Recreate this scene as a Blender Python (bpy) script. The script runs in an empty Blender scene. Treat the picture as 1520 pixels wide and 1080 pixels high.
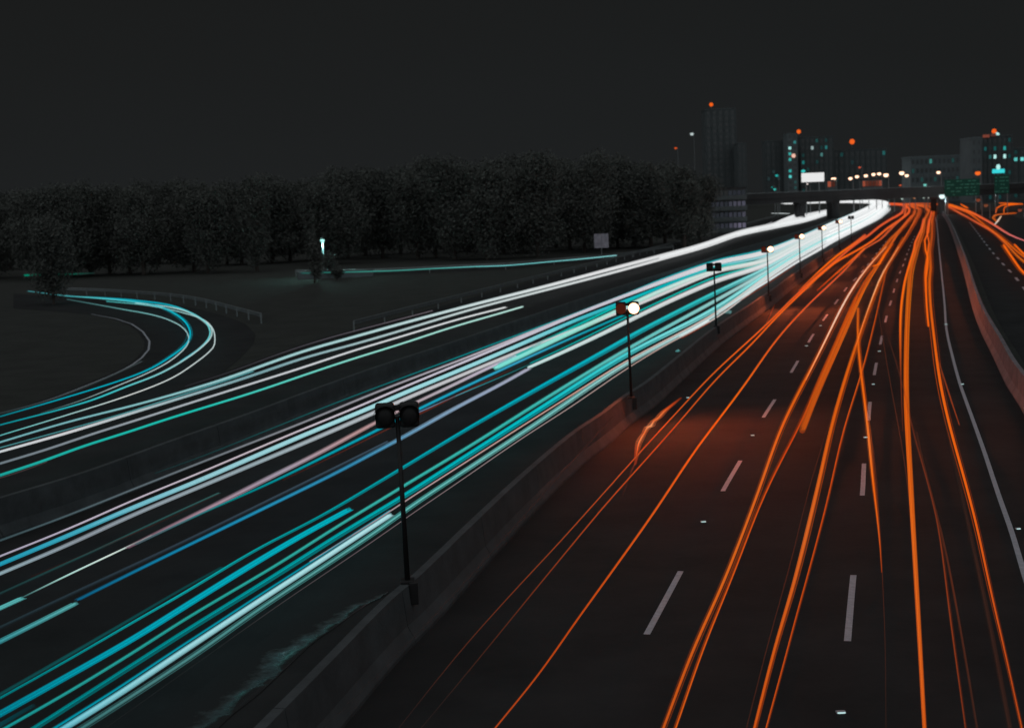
import bpy, bmesh, math, random
from mathutils import Vector, Matrix
random.seed(7)
S = bpy.context.scene
COL = S.collection
# ------------------------------------------------------------------ camera
W0, H0, FPX, CAMH = 1520.0, 1080.0, 50 / 36 * 1520, 8.0
TILT, ROLL = math.radians(6.443), math.radians(-2.29)
cam_d = bpy.data.cameras.new('camera'); cam = bpy.data.objects.new('camera', cam_d); COL.objects.link(cam)
cam_d.lens = 50; cam_d.sensor_width = 36; cam_d.clip_start = 0.1; cam_d.clip_end = 6000
RM = Matrix.Rotation(math.pi / 2 - TILT, 4, 'X') @ Matrix.Rotation(ROLL, 4, 'Z')
cam.matrix_world = Matrix.Translation((0, 0, CAMH)) @ RM
cam_d.dof.use_dof = True; cam_d.dof.focus_distance = 30; cam_d.dof.aperture_fstop = 1.2
S.camera = cam
R3 = RM.to_3x3()
# ------------------------------------------------------------------ world: night sky over a city
wd = bpy.data.worlds.new('World'); S.world = wd; wd.use_nodes = True
nt = wd.node_tree; nt.nodes.clear()
wo = nt.nodes.new('ShaderNodeOutputWorld'); bg = nt.nodes.new('ShaderNodeBackground')
tc = nt.nodes.new('ShaderNodeTexCoord'); sp = nt.nodes.new('ShaderNodeSeparateXYZ')
nz = nt.nodes.new('ShaderNodeTexNoise'); nz.inputs['Scale'].default_value = 2.2; nz.inputs['Detail'].default_value = 3
mp = nt.nodes.new('ShaderNodeMapping'); mp.inputs['Scale'].default_value = (1, 1, 3)
ma = nt.nodes.new('ShaderNodeMath'); ma.operation = 'MULTIPLY_ADD'; ma.inputs[1].default_value = 0.2
rp = nt.nodes.new('ShaderNodeValToRGB')
e = rp.color_ramp.elements
e[0].position = 0.0; e[0].color = (.0140, .0156, .0164, 1)
e[1].position = 0.28; e[1].color = (.0106, .0113, .0112, 1)
nt.links.new(tc.outputs['Generated'], sp.inputs[0]); nt.links.new(tc.outputs['Generated'], mp.inputs[0])
nt.links.new(mp.outputs[0], nz.inputs[0])
nt.links.new(nz.outputs[0], ma.inputs[0]); nt.links.new(sp.outputs['Z'], ma.inputs[2])
nt.links.new(ma.outputs[0], rp.inputs[0]); nt.links.new(rp.outputs[0], bg.inputs['Color'])
bg.inputs['Strength'].default_value = 1.0
nt.links.new(bg.outputs[0], wo.inputs[0])
# ------------------------------------------------------------------ weak wide fill light, added to lift the dark ground; no visible source
sd = bpy.data.lights.new('fill_sun', 'SUN'); so = bpy.data.objects.new('fill_sun', sd); COL.objects.link(so)
sd.energy = 0.86; sd.angle = math.radians(150); sd.color = (0.93, 0.98, 1.0)
so.rotation_euler = (math.radians(30), math.radians(-8), 0)
S.view_settings.view_transform = 'Standard'; S.view_settings.look = 'None'
S.view_settings.gamma = 1; S.view_settings.exposure = 0
S.render.engine = 'CYCLES'
S.cycles.transparent_max_bounces = 96; S.cycles.max_bounces = 5
S.cycles.sample_clamp_indirect = 3.0

# ------------------------------------------------------------------ photo survey helpers
def ray(x, y):
    return R3 @ Vector(((x - W0 / 2) / FPX, -(y - H0 / 2) / FPX, -1))
def at(x, y, z=0.0):
    d = ray(x, y); t = (z - CAMH) / d.z
    return Vector((0, 0, CAMH)) + d * t
def atd(x, y, Y):
    d = ray(x, y); t = Y / d.y
    return Vector((0, 0, CAMH)) + d * t
def cr(pts, step=9.0):
    """centripetal-ish Catmull-Rom through 2-D points; returns (x, y, t)"""
    n = len(pts); out = []
    L = [0]
    for i in range(1, n): L.append(L[-1] + math.dist(pts[i - 1], pts[i]))
    for i in range(n - 1):
        p0 = pts[max(i - 1, 0)]; p1 = pts[i]; p2 = pts[i + 1]; p3 = pts[min(i + 2, n - 1)]
        d1 = math.dist(p1, p2)
        da = max(math.dist(p0, p1), 1e-6) if i else d1; db = max(math.dist(p2, p3), 1e-6) if i < n - 2 else d1
        m1 = [((p2[k] - p0[k]) / (d1 + (da if i else 0))) * d1 for k in (0, 1)]
        m2 = [((p3[k] - p1[k]) / (d1 + (db if i < n - 2 else 0))) * d1 for k in (0, 1)]
        ns = max(1, int(d1 / step))
        for j in range(ns + (1 if i == n - 2 else 0)):
            u = j / ns; u2 = u * u; u3 = u2 * u
            q = [(2*u3-3*u2+1)*p1[k] + (u3-2*u2+u)*m1[k] + (-2*u3+3*u2)*p2[k] + (u3-u2)*m2[k] for k in (0, 1)]
            out.append((q[0], q[1], (L[i] + u * d1) / L[-1]))
    return out
def ext2(pts, a):
    (x0, y0), (x1, y1) = pts[0], pts[1]; d = math.dist(pts[0], pts[1])
    return [(x0 + (x0 - x1) / d * a, y0 + (y0 - y1) / d * a)] + list(pts)
def lin(c):
    c = c / 255.0
    return c / 12.92 if c <= .04045 else ((c + .055) / 1.055) ** 2.4
def key(v, t):
    if not isinstance(v, (list, tuple)): return v
    if isinstance(v, tuple): return v
    f = t * (len(v) - 1); i = min(int(f), len(v) - 2); f -= i
    a, b = v[i], v[i + 1]
    if isinstance(a, tuple): return tuple(a[k] + (b[k] - a[k]) * f for k in range(3))
    return a + (b - a) * f

# ------------------------------------------------------------------ materials
def mat(name, col, rough=.8, var=.25, scale=3.0, bump=0.0, metal=0.0, spec=.3, col2=None):
    m = bpy.data.materials.new(name); m.use_nodes = True
    n = m.node_tree; b = n.nodes['Principled BSDF']
    b.inputs['Roughness'].default_value = rough; b.inputs['Metallic'].default_value = metal
    b.inputs['Specular IOR Level'].default_value = spec
    t = n.nodes.new('ShaderNodeTexCoord'); z = n.nodes.new('ShaderNodeTexNoise')
    z.inputs['Scale'].default_value = scale; z.inputs['Detail'].default_value = 6; z.inputs['Roughness'].default_value = .65
    r = n.nodes.new('ShaderNodeValToRGB')
    c2 = col2 or tuple(min(1, c * (1 + var)) for c in col)
    r.color_ramp.elements[0].position = .3; r.color_ramp.elements[0].color = (*[c * (1 - var) for c in col], 1)
    r.color_ramp.elements[1].position = .72; r.color_ramp.elements[1].color = (*c2, 1)
    n.links.new(t.outputs['Object'], z.inputs[0]); n.links.new(z.outputs[0], r.inputs[0])
    n.links.new(r.outputs[0], b.inputs['Base Color'])
    if bump:
        z2 = n.nodes.new('ShaderNodeTexNoise'); z2.inputs['Scale'].default_value = scale * 14; z2.inputs['Detail'].default_value = 4
        bp = n.nodes.new('ShaderNodeBump'); bp.inputs['Strength'].default_value = bump; bp.inputs['Distance'].default_value = .02
        n.links.new(t.outputs['Object'], z2.inputs[0]); n.links.new(z2.outputs[0], bp.inputs['Height'])
        n.links.new(bp.outputs[0], b.inputs['Normal'])
    return m
def emit(name, rgb, s=1.0):
    m = bpy.data.materials.new(name); m.use_nodes = True; n = m.node_tree; n.nodes.clear()
    o = n.nodes.new('ShaderNodeOutputMaterial'); em = n.nodes.new('ShaderNodeEmission')
    em.inputs[0].default_value = (*[lin(c) for c in rgb], 1); em.inputs[1].default_value = s
    n.links.new(em.outputs[0], o.inputs[0]); return m
M = dict(
    asphalt=mat('asphalt', (.030, .031, .032), .95, .22, .35, .5, 0, .06),
    grass=mat('grass', (.025, .027, .024), .95, .35, .4, .8),
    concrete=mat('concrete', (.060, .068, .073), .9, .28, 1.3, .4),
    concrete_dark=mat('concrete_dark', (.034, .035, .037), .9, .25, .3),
    paint=mat('road_paint', (.40, .42, .47), .7, .22, 9, .3),
    black=mat('black_enamel', (.015, .015, .016), .45, .2, 5),
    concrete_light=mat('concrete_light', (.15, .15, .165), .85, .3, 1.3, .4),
    metal=mat('galvanised', (.24, .27, .28), .45, .25, 4, 0, .7),
    leaf=mat('leaf', (.085, .092, .085), .9, .35, .5),
    bark=mat('bark', (.06, .05, .045), .95, .3, 2),
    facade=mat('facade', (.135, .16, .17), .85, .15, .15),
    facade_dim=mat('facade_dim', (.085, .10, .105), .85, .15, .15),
    glass=mat('window_glass', (.06, .07, .075), .3, .1, 1, spec=.6),
    green=mat('sign_green', (.01, .10, .07), .5, .15, 1),
    sign_text=mat('sign_text', (.10, .42, .30), .5, .1, 1),
    panel=mat('panel_grey', (.34, .34, .38), .6, .25, .5),
)
def wet():
    m = bpy.data.materials.new('puddle_water'); m.use_nodes = True; n = m.node_tree; b = n.nodes['Principled BSDF']
    b.inputs['Base Color'].default_value = (.02, .022, .022, 1); b.inputs['Roughness'].default_value = .1
    b.inputs['IOR'].default_value = 1.45
    t = n.nodes.new('ShaderNodeTexCoord'); z = n.nodes.new('ShaderNodeTexNoise'); z.inputs['Scale'].default_value = 3.0; z.inputs['Detail'].default_value = 5
    bp = n.nodes.new('ShaderNodeBump'); bp.inputs['Strength'].default_value = .35; bp.inputs['Distance'].default_value = .03
    n.links.new(t.outputs['Object'], z.inputs[0]); n.links.new(z.outputs[0], bp.inputs['Height']); n.links.new(bp.outputs[0], b.inputs['Normal'])
    return m
M['wet'] = wet()
def trail_mat():
    # a round streak of light: dense in the middle, thin at the rim, whatever the angle it is seen from
    m = bpy.data.materials.new('vehicle_light'); m.use_nodes = True; n = m.node_tree; n.nodes.clear()
    def N(t, **k):
        x = n.nodes.new(t)
        for a, b in k.items(): setattr(x, a, b)
        return x
    o = N('ShaderNodeOutputMaterial'); em = N('ShaderNodeEmission'); tr = N('ShaderNodeBsdfTransparent'); mx = N('ShaderNodeMixShader')
    a = N('ShaderNodeAttribute', attribute_name='glow'); tg = N('ShaderNodeAttribute', attribute_name='axis'); ge = N('ShaderNodeNewGeometry')
    dt = N('ShaderNodeVectorMath', operation='DOT_PRODUCT'); ab = N('ShaderNodeMath', operation='ABSOLUTE')
    cx = N('ShaderNodeVectorMath', operation='CROSS_PRODUCT'); ln = N('ShaderNodeVectorMath', operation='LENGTH')
    dv = N('ShaderNodeMath', operation='DIVIDE', use_clamp=True); p = N('ShaderNodeMath', operation='MULTIPLY', use_clamp=True)
    pw = N('ShaderNodeMath', operation='POWER', use_clamp=True); pw.inputs[1].default_value = .8
    L = n.links.new
    L(ge.outputs['Normal'], dt.inputs[0]); L(ge.outputs['Incoming'], dt.inputs[1]); L(dt.outputs['Value'], ab.inputs[0])
    L(tg.outputs['Vector'], cx.inputs[0]); L(ge.outputs['Incoming'], cx.inputs[1]); L(cx.outputs[0], ln.inputs[0])
    L(ab.outputs[0], dv.inputs[0]); L(ln.outputs['Value'], dv.inputs[1]); L(dv.outputs[0], pw.inputs[0]); L(pw.outputs[0], p.inputs[0]); L(a.outputs['Alpha'], p.inputs[1])
    L(a.outputs['Color'], em.inputs[0]); L(p.outputs[0], mx.inputs[0]); L(tr.outputs[0], mx.inputs[1]); L(em.outputs[0], mx.inputs[2]); L(mx.outputs[0], o.inputs[0])
    return m
M['trail'] = trail_mat()

# ------------------------------------------------------------------ object helpers
def tag(o, label=None, cat=None, group=None, kind=None):
    if label: o['label'] = label
    if cat: o['category'] = cat
    if group: o['group'] = group
    if kind: o['kind'] = kind
    return o
def link(name, me, parent=None):
    o = bpy.data.objects.new(name, me); COL.objects.link(o)
    if parent: o.parent = parent
    return o
def empty(name, loc=(0, 0, 0), rz=0, **k):
    o = bpy.data.objects.new(name, None); COL.objects.link(o); o.location = loc; o.rotation_euler = (0, 0, rz)
    o.empty_display_size = .2
    return tag(o, **k)
class MB:
    def __init__(s): s.bm = bmesh.new()
    def box(s, c, d, bev=0, rot=None):
        r = bmesh.ops.create_cube(s.bm, size=1); vs = r['verts']
        for v in vs: v.co = Vector((v.co.x * d[0], v.co.y * d[1], v.co.z * d[2]))
        if bev:
            es = list({e_ for v in vs for e_ in v.link_edges})
            q = bmesh.ops.bevel(s.bm, geom=es, offset=bev, segments=2, profile=.5, affect='EDGES')
            vs = list({v for f in q['faces'] for v in f.verts} | {v for v in vs if v.is_valid})
        for v in vs:
            if rot: v.co = rot @ v.co
            v.co += Vector(c)
        return s
    def cyl(s, p, q, r0, r1=None, n=12):
        p, q = Vector(p), Vector(q); r1 = r0 if r1 is None else r1
        d = q - p; L = d.length; qt = Vector((0, 0, 1)).rotation_difference(d.normalized())
        r = bmesh.ops.create_cone(s.bm, cap_ends=True, segments=n, radius1=r0, radius2=r1, depth=L)
        for v in r['verts']: v.co = qt @ v.co + (p + q) / 2
        return s
    def ball(s, c, r, sc=(1, 1, 1), n=12):
        q = bmesh.ops.create_uvsphere(s.bm, u_segments=n, v_segments=max(6, n // 2), radius=r)
        for v in q['verts']: v.co = Vector((v.co.x * sc[0], v.co.y * sc[1], v.co.z * sc[2])) + Vector(c)
        return s
    def poly(s, pts):
        s.bm.faces.new([s.bm.verts.new(p) for p in pts]); return s
    def mesh(s, name, m, smooth=False):
        me = bpy.data.meshes.new(name); bmesh.ops.recalc_face_normals(s.bm, faces=s.bm.faces); s.bm.to_mesh(me); s.bm.free(); me.materials.append(m)
        if smooth:
            for p in me.polygons: p.use_smooth = True
        return me
    def build(s, name, m, parent=None, smooth=False): return link(name, s.mesh(name, m, smooth), parent)

def world_path(pts, z=0.0, near=0, step=12, far=0):
    P = [at(x, y, z) for x, y, t in cr(pts, step)]
    if near:
        d = (P[0] - P[min(3, len(P)-1)]).normalized(); P.insert(0, P[0] + d * near)
    if far:
        d = (P[-1] - P[-3]).normalized(); P.append(P[-1] + d * far)
    return P
def resample(P, n):
    L = [0]
    for i in range(1, len(P)): L.append(L[-1] + (P[i] - P[i - 1]).length)
    out = []; j = 0
    for k in range(n):
        s = L[-1] * k / (n - 1)
        while j < len(L) - 2 and L[j + 1] < s: j += 1
        f = (s - L[j]) / max(L[j + 1] - L[j], 1e-9); out.append(P[j].lerp(P[j + 1], f))
    return out
def offset(P, d):
    out = []
    for i, p in enumerate(P):
        t = (P[min(i + 1, len(P) - 1)] - P[max(i - 1, 0)]); t.z = 0; t.normalize()
        out.append(p + Vector((t.y, -t.x, 0)) * d)          # +d = right of travel
    return out
def strip(name, A, B, z, m, n=None):
    me = bpy.data.meshes.new(name)
    v = [(a.x, a.y, z) for a in A] + [(b.x, b.y, z) for b in B]; k = len(A)
    me.from_pydata(v, [], [(i, i + 1, k + i + 1, k + i) for i in range(k - 1)]); me.materials.append(m)
    o = link(name, me)
    bm = bmesh.new(); bm.from_mesh(me); bmesh.ops.recalc_face_normals(bm, faces=bm.faces)
    if bm.faces and sum(f.normal.z for f in bm.faces) < 0: bmesh.ops.reverse_faces(bm, faces=bm.faces)
    bm.to_mesh(me); bm.free(); return o
def sweep_mesh(name, P, prof, m, bank=None):
    """profile [(side, z)] swept along path P, closed"""
    k = len(prof); v = []; f = []
    for i, p in enumerate(P):
        t = (P[min(i + 1, len(P) - 1)] - P[max(i - 1, 0)]); t.z = 0; t.normalize(); s = Vector((t.y, -t.x, 0))
        for a, z in prof: q = p + s * a; v.append((q.x, q.y, z))
    for i in range(len(P) - 1):
        for j in range(k): f.append((i*k + j, i*k + (j+1) % k, (i+1)*k + (j+1) % k, (i+1)*k + j))
    f.append(tuple(range(k))); f.append(tuple(reversed(range((len(P)-1)*k, len(P)*k))))
    me = bpy.data.meshes.new(name); me.from_pydata(v, [], f); me.materials.append(m)
    bm = bmesh.new(); bm.from_mesh(me); bmesh.ops.recalc_face_normals(bm, faces=bm.faces); bm.to_mesh(me); bm.free()
    return me

# ================================================================== ground and roads
g = MB(); g.poly([(-1500, -60, 0), (1700, -60, 0), (1700, 4500, 0), (-1500, 4500, 0)])
tag(g.build('ground', M['grass']), kind='structure')

MED_T = [(391,1074),(480,985),(572,892),(618,853),(705,770),(775,705),(850,642),(895,612),(927,587),(960,566),(1010,526),(1062,485),(1137,436),(1187,400),(1220,378),(1262,352),(1295,334),(1318,321),(1333,311)]
med = world_path(MED_T, 1.0, near=30)
med = [Vector((p.x, p.y, 0)) for p in med]
BB_T = [(0,738),(125,700),(250,655),(375,611),(450,583),(550,547),(675,506),(800,464),(900,431),(1000,400),(1080,374),(1150,354),(1200,338),(1240,324)]
bb = [Vector((p.x, p.y, 0)) for p in world_path(ext2(BB_T, 200), 1.0, near=20)]
RB_B = [(1600,790),(1520,615),(1493,571),(1474,530),(1454,489),(1443,457),(1429,400),(1413,348),(1403,325),(1396,316)]
rb = [Vector((p.x, p.y, 0)) for p in world_path(RB_B, 0, near=25)]
GO = [(-300,745),(0,640),(345,549),(400,528),(475,503),(550,483),(642,458),(760,425),(900,390),(1000,364),(1100,334),(1160,322),(1215,310)]
go = world_path(GO, 0)
NS = 120
tag(strip('road', resample(bb, NS), resample(med, NS), .004, M['asphalt']), kind='structure')
tag(strip('road', resample(med, NS), resample(rb, NS), .008, M['asphalt']), kind='structure')
tag(strip('road', resample(go, NS), resample(bb, NS), .012, M['asphalt']), kind='structure')
rr0 = offset(resample(rb, NS), 1.2); rr1 = offset(resample(rb, NS), 16)
tag(strip('road', rr0, rr1, .006, M['asphalt']), kind='structure')
LI = [(-160,660),(0,612.6),(63,593.7),(126,570),(177,548),(202,532),(213,519.5),(214.7,507),(205,492.6),(189.5,481.6),(167,474),(130,467),(90,463),(20,458)]
LO = [(-160,705),(0,664),(126,630),(253,588),(320,560),(368,520),(380,497),(366,482),(336,470),(303,461),(252,451),(193,446),(108,440),(20,436)]
tag(strip('ramp', resample(world_path(LI), 60), resample(world_path(LO), 60), .016, M['asphalt']), kind='structure')
FR = [(440,410),(476,410),(578,408),(670,403.5),(750,400),(814,394),(915,385),(1000,372)]
fr = world_path(FR, 0)
tag(strip('road', resample(offset(fr, -7), 40), resample(fr, 40), .02, M['asphalt']), kind='structure')

# painted markings --------------------------------------------------
def arc_walk(P, s0, s1, w, z, n=4):
    L = [0]
    for i in range(1, len(P)): L.append(L[-1] + (P[i] - P[i - 1]).length)
    def pos(s):
        j = 0
        while j < len(L) - 2 and L[j + 1] < s: j += 1
        return P[j].lerp(P[j + 1], (s - L[j]) / max(L[j + 1] - L[j], 1e-9))
    C = [pos(s0 + (s1 - s0) * k / n) for k in range(n + 1)]
    return offset(C, -w / 2), offset(C, w / 2)
def dashes(P, start, dash, period, w, count, name, label, group, zz=.016):
    for k in range(count):
        A, B = arc_walk(P, start + k * period, start + k * period + dash, w, 0)
        tag(strip(name, A, B, zz, M['paint']), label, 'lane marking', group)
L1 = [(960,942),(1017,836),(1073,729),(1103,677),(1133,620),(1153,589),(1182,540),(1205,500),(1226,470),(1243,446),(1257,427),(1271,413),(1281,402),(1292,388),(1310,365),(1330,340),(1345,324)]
L2 = [(1258,952),(1267,852),(1280,735),(1283,683),(1289,625),(1292,592),(1300,544),(1309,500),(1316,470),(1323,446),(1328,427.5),(1333,412),(1337,402),(1341,393),(1347,375.6),(1352,363),(1359.5,347),(1366,331)]
p1, p2 = world_path(L1), world_path(L2)
def s_of(P, x, y):
    q = at(x, y); L = 0; best = (1e9, 0)
    for i in range(len(P)):
        if i: L += (P[i] - P[i - 1]).length
        d = (P[i] - q).length
        if d < best[0]: best = (d, L)
    return best[1]
per1 = (s_of(p1, 1073, 729) + s_of(p1, 1133, 620)) / 3
per2 = (s_of(p2, 1280, 735) + s_of(p2, 1289, 625)) / 3
print('period', per1, per2, 'lane', (at(960, 942) - at(1258, 952)).length)
dashes(p1, 0, 4.5, per1, .125, 16, 'lane_dash', 'short white dash painted on the asphalt in the left dashed lane line between orange trails', 'dashes of the left lane line')
dashes(p2, 0, 4.5, per2, .125, 18, 'lane_dash', 'short white dash painted on the asphalt in the middle dashed lane line between orange trails', 'dashes of the middle lane line')
EL = [(1600,1110),(1545,932),(1520,851),(1502,791),(1482,734),(1460,668),(1440,612),(1425,570),(1414,530),(1405,490),(1402,450),(1397,400),(1393,360),(1391,335),(1389,322)]
pe = world_path(EL)
tag(strip('edge_line', offset(pe, -.06), offset(pe, .06), .016, M['paint']), 'long solid white edge line running beside the right concrete barrier', 'road marking')
RD = [(1560,480),(1518.5,426),(1506,410),(1487,390),(1471,372),(1452,347),(1437,327)]
pr = world_path(RD); LR = sum((pr[i+1]-pr[i]).length for i in range(len(pr)-1))
dashes(pr, 2, 4.5, 12, .2, int(LR / 12) - 1, 'lane_dash', 'short white dash on the dark slip road right of the barrier', 'dashes of the slip road line', .014)
# inner white edge of the loop, dim
pi_ = world_path(LI[1:-2])
tag(strip('edge_line', offset(pi_, .25), offset(pi_, .37), .022, M['paint']), 'thin worn white edge line on the inside of the looping ramp', 'road marking')
mA = offset(resample(med, NS), -3.2); mB = offset(resample(med, NS), -3.05)
# raised reflectors
refl = emit('painted_glint', (190, 225, 225))  # glint put in as emission; the studs themselves are no lamps
for x, y, w in [(1044,775.5,.11),(1117,647,.10),(1284.5,650,.10),(1248,1059,.12),(1296,571,.10),(1021,591,.10),(1197,514,.12),(1218,484,.13),(1305,522,.12),(1428,571,.12),(1511,786,.09),(1404,482,.16)]:
    p = at(x, y); b = MB(); b.box((0, 0, .018), (w * 1.25, .10, .03), .01)
    o = b.build('road_stud', M['panel']); o.location = (p.x, p.y, .014)
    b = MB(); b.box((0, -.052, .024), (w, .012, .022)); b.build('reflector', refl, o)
    tag(o, 'small raised reflective stud with a painted-in glint on the dark asphalt of the orange carriageway', 'road stud', 'reflective road studs')

# puddles -----------------------------------------------------------
def puddle(pts, label, z=.02):
    r = cr(list(pts) + [pts[0]], 6)[:-1]
    b = MB(); b.poly([(p.x, p.y, z) for p in (at(x + random.uniform(-1.5, 1.5), y + random.uniform(-1, 1)) for x, y, t in r)])
    o = b.build('puddle', M['wet']); 
    for f in o.data.polygons:
        if f.normal.z < 0: o.data.flip_normals(); break
    return tag(o, label, 'puddle')
def gutter_puddle():
    inner = [(300,1104),(345,1062),(385,1030),(425,992),(465,955),(500,930),(540,901),(568,886),(577,880)]
    outer = [(215,1090),(265,1050),(320,1005),(370,965),(420,930),(455,912),(500,893),(545,880),(575,878)]
    I_ = world_path(inner, 0, step=4); O_ = resample(world_path(outer, 0, step=4), len(I_)); K = 7; v = []; wv = []
    for k in range(K + 1):
        for a, b in zip(O_, I_):
            q = a.lerp(b, k / K); v.append((q.x, q.y, .016)); wv.append((k / K) ** 1.3)
    n = len(I_); f = [(k*n+i, (k+1)*n+i, (k+1)*n+i+1, k*n+i+1) for k in range(K) for i in range(n-1)]
    me = bpy.data.meshes.new('puddle'); me.from_pydata(v, [], f)
    at_ = me.attributes.new('wet', 'FLOAT', 'POINT')
    for i, w in enumerate(wv): at_.data[i].value = w
    m = bpy.data.materials.new('wet_asphalt'); m.use_nodes = True; nn = m.node_tree; b = nn.nodes['Principled BSDF']
    b.inputs['Base Color'].default_value = (.030, .031, .032, 1); b.inputs['IOR'].default_value = 1.5
    a = nn.nodes.new('ShaderNodeAttribute'); a.attribute_name = 'wet'
    t = nn.nodes.new('ShaderNodeTexCoord'); z = nn.nodes.new('ShaderNodeTexNoise'); z.inputs['Scale'].default_value = .9; z.inputs['Detail'].default_value = 6; z.inputs['Roughness'].default_value = .7
    nn.links.new(t.outputs['Object'], z.inputs[0])
    ad = nn.nodes.new('ShaderNodeMath'); ad.operation = 'MULTIPLY_ADD'; ad.inputs[1].default_value = 1.6; nn.links.new(z.outputs[0], ad.inputs[0]); nn.links.new(a.outputs['Fac'], ad.inputs[2])
    r = nn.nodes.new('ShaderNodeValToRGB'); r.color_ramp.elements[0].position = .95; r.color_ramp.elements[0].color = (.9, .9, .9, 1); r.color_ramp.elements[1].position = 1.0; r.color_ramp.elements[1].color = (.05, .05, .05, 1)
    sb = nn.nodes.new('ShaderNodeMath'); sb.operation = 'MULTIPLY'; sb.inputs[1].default_value = .58; nn.links.new(ad.outputs[0], sb.inputs[0])
    r.color_ramp.elements[0].position = .70; r.color_ramp.elements[1].position = .95
    nn.links.new(sb.outputs[0], r.inputs[0]); nn.links.new(r.outputs[0], b.inputs['Roughness'])
    iv = nn.nodes.new('ShaderNodeMapRange'); iv.inputs['From Min'].default_value = .9; iv.inputs['From Max'].default_value = .05; iv.inputs['To Min'].default_value = .06; iv.inputs['To Max'].default_value = .9
    nn.links.new(r.outputs[0], iv.inputs['Value']); nn.links.new(iv.outputs[0], b.inputs['Specular IOR Level'])
    z2 = nn.nodes.new('ShaderNodeTexNoise'); z2.inputs['Scale'].default_value = 5; z2.inputs['Detail'].default_value = 3
    bp = nn.nodes.new('ShaderNodeBump'); bp.inputs['Strength'].default_value = .06; bp.inputs['Distance'].default_value = .02
    nn.links.new(t.outputs['Object'], z2.inputs[0]); nn.links.new(z2.outputs[0], bp.inputs['Height']); nn.links.new(bp.outputs[0], b.inputs['Normal'])
    me.materials.append(m)
    bm = bmesh.new(); bm.from_mesh(me); bmesh.ops.recalc_face_normals(bm, faces=bm.faces)
    if sum(f_.normal.z for f_ in bm.faces) < 0: bmesh.ops.reverse_faces(bm, faces=bm.faces)
    bm.to_mesh(me); bm.free()
    tag(link('puddle', me), 'long wet gutter puddle reflecting teal light beside the near median wall', 'puddle')
gutter_puddle()
puddle([(1072,466),(1076,461),(1088,462),(1086,466)], 'small bright puddle on the median just right of the third beacon pole')
puddle([(1002,521),(1008,519),(1010,521),(1004,523)], 'tiny puddle on the median between the second and third beacon poles')

# ================================================================== barriers and guardrails
NJ = [(-.30, 0), (-.30, .08), (-.16, .33), (-.085, 1.0), (.085, 1.0), (.16, .33), (.30, .08), (.30, 0)]
def barrier(P, label, m='concrete'):
    root = empty('concrete_barrier', (P[0].x, P[0].y, 0), label=label, cat='barrier')
    L = sum((P[i+1]-P[i]).length for i in range(len(P)-1)); n = 100 if L > 600 else int(L / 6)
    # section lengths: regular near the camera, longer far away
    Q = resample(P, 1200); s = 0; cuts = [0]
    for i in range(1, len(Q)):
        s += (Q[i]-Q[i-1]).length
        d = Q[i].length
        if s > max(6, d * .10): cuts.append(i); s = 0
    if cuts[-1] != len(Q)-1: cuts.append(len(Q)-1)
    for a, b in zip(cuts, cuts[1:]):
        seg_ = Q[a:b+1]; 
        if len(seg_) < 2: continue
        k = max(1, len(seg_)//12); S_ = seg_[::k]
        if S_[-1] is not seg_[-1]: S_.append(seg_[-1])
        S_[-1] = S_[-1].lerp(S_[-2], min(.5, .03 / max((S_[-1]-S_[-2]).length, .03)))
        S_ = [q - root.location for q in S_]
        link('barrier_section', sweep_mesh('barrier_section', S_, NJ, M[m]), root)
    return root
barrier([p for p in med], 'long concrete median wall dividing the white trails from the orange trails')
barrier(bb, 'dim grey concrete wall between the two groups of white headlight trails')
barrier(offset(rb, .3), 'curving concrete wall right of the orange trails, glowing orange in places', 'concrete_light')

def guardrail(P, label, h=.62, posts=4.0, thick=.05, double=False):
    root = empty('guardrail', (P[0].x, P[0].y, 0), label=label, cat='guardrail')
    Pl = [p - root.location for p in P]
    pr_ = [(-.02, h-.30), (.03, h-.24), (-.02, h-.16), (.03, h-.06), (-.02, h), (-.05, h), (0, h-.06), (-.05, h-.16), (0, h-.24), (-.05, h-.30)]
    link('rail_beam', sweep_mesh('rail_beam', Pl, pr_, M['metal']), root)
    L = sum((P[i+1]-P[i]).length for i in range(len(P)-1)); n = max(2, min(70, int(L / posts)))
    R = resample(Pl, n); pm = None
    for q in R:
        if pm is None:
            b = MB(); b.box((0, 0, (h-.02)/2), (.10, .06, h-.02)); pm = b.mesh('post', M['metal'])
        o = link('post', pm, root); o.location = (q.x - .06, q.y + .05, 0)
    return root
gl = world_path([(100,437),(152,439),(205,443),(253,447),(300,455),(347,468),(389,480)], 0)
guardrail(gl, 'curved steel guardrail on posts around the outside of the looping ramp', h=.75)
guardrail(world_path([(-200,702),(0,650),(200,600)], 0, step=20)[:0] or world_path([(527,492),(600,472),(680,451),(800,419),(900,393),(980,371),(1080,343),(1150,323)], 0), 'long dim roadside guardrail behind the upper white trails', h=.75, posts=6)
guardrail(fr, 'far guardrail along the distant road below the dark trees', h=.8, posts=8)

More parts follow.
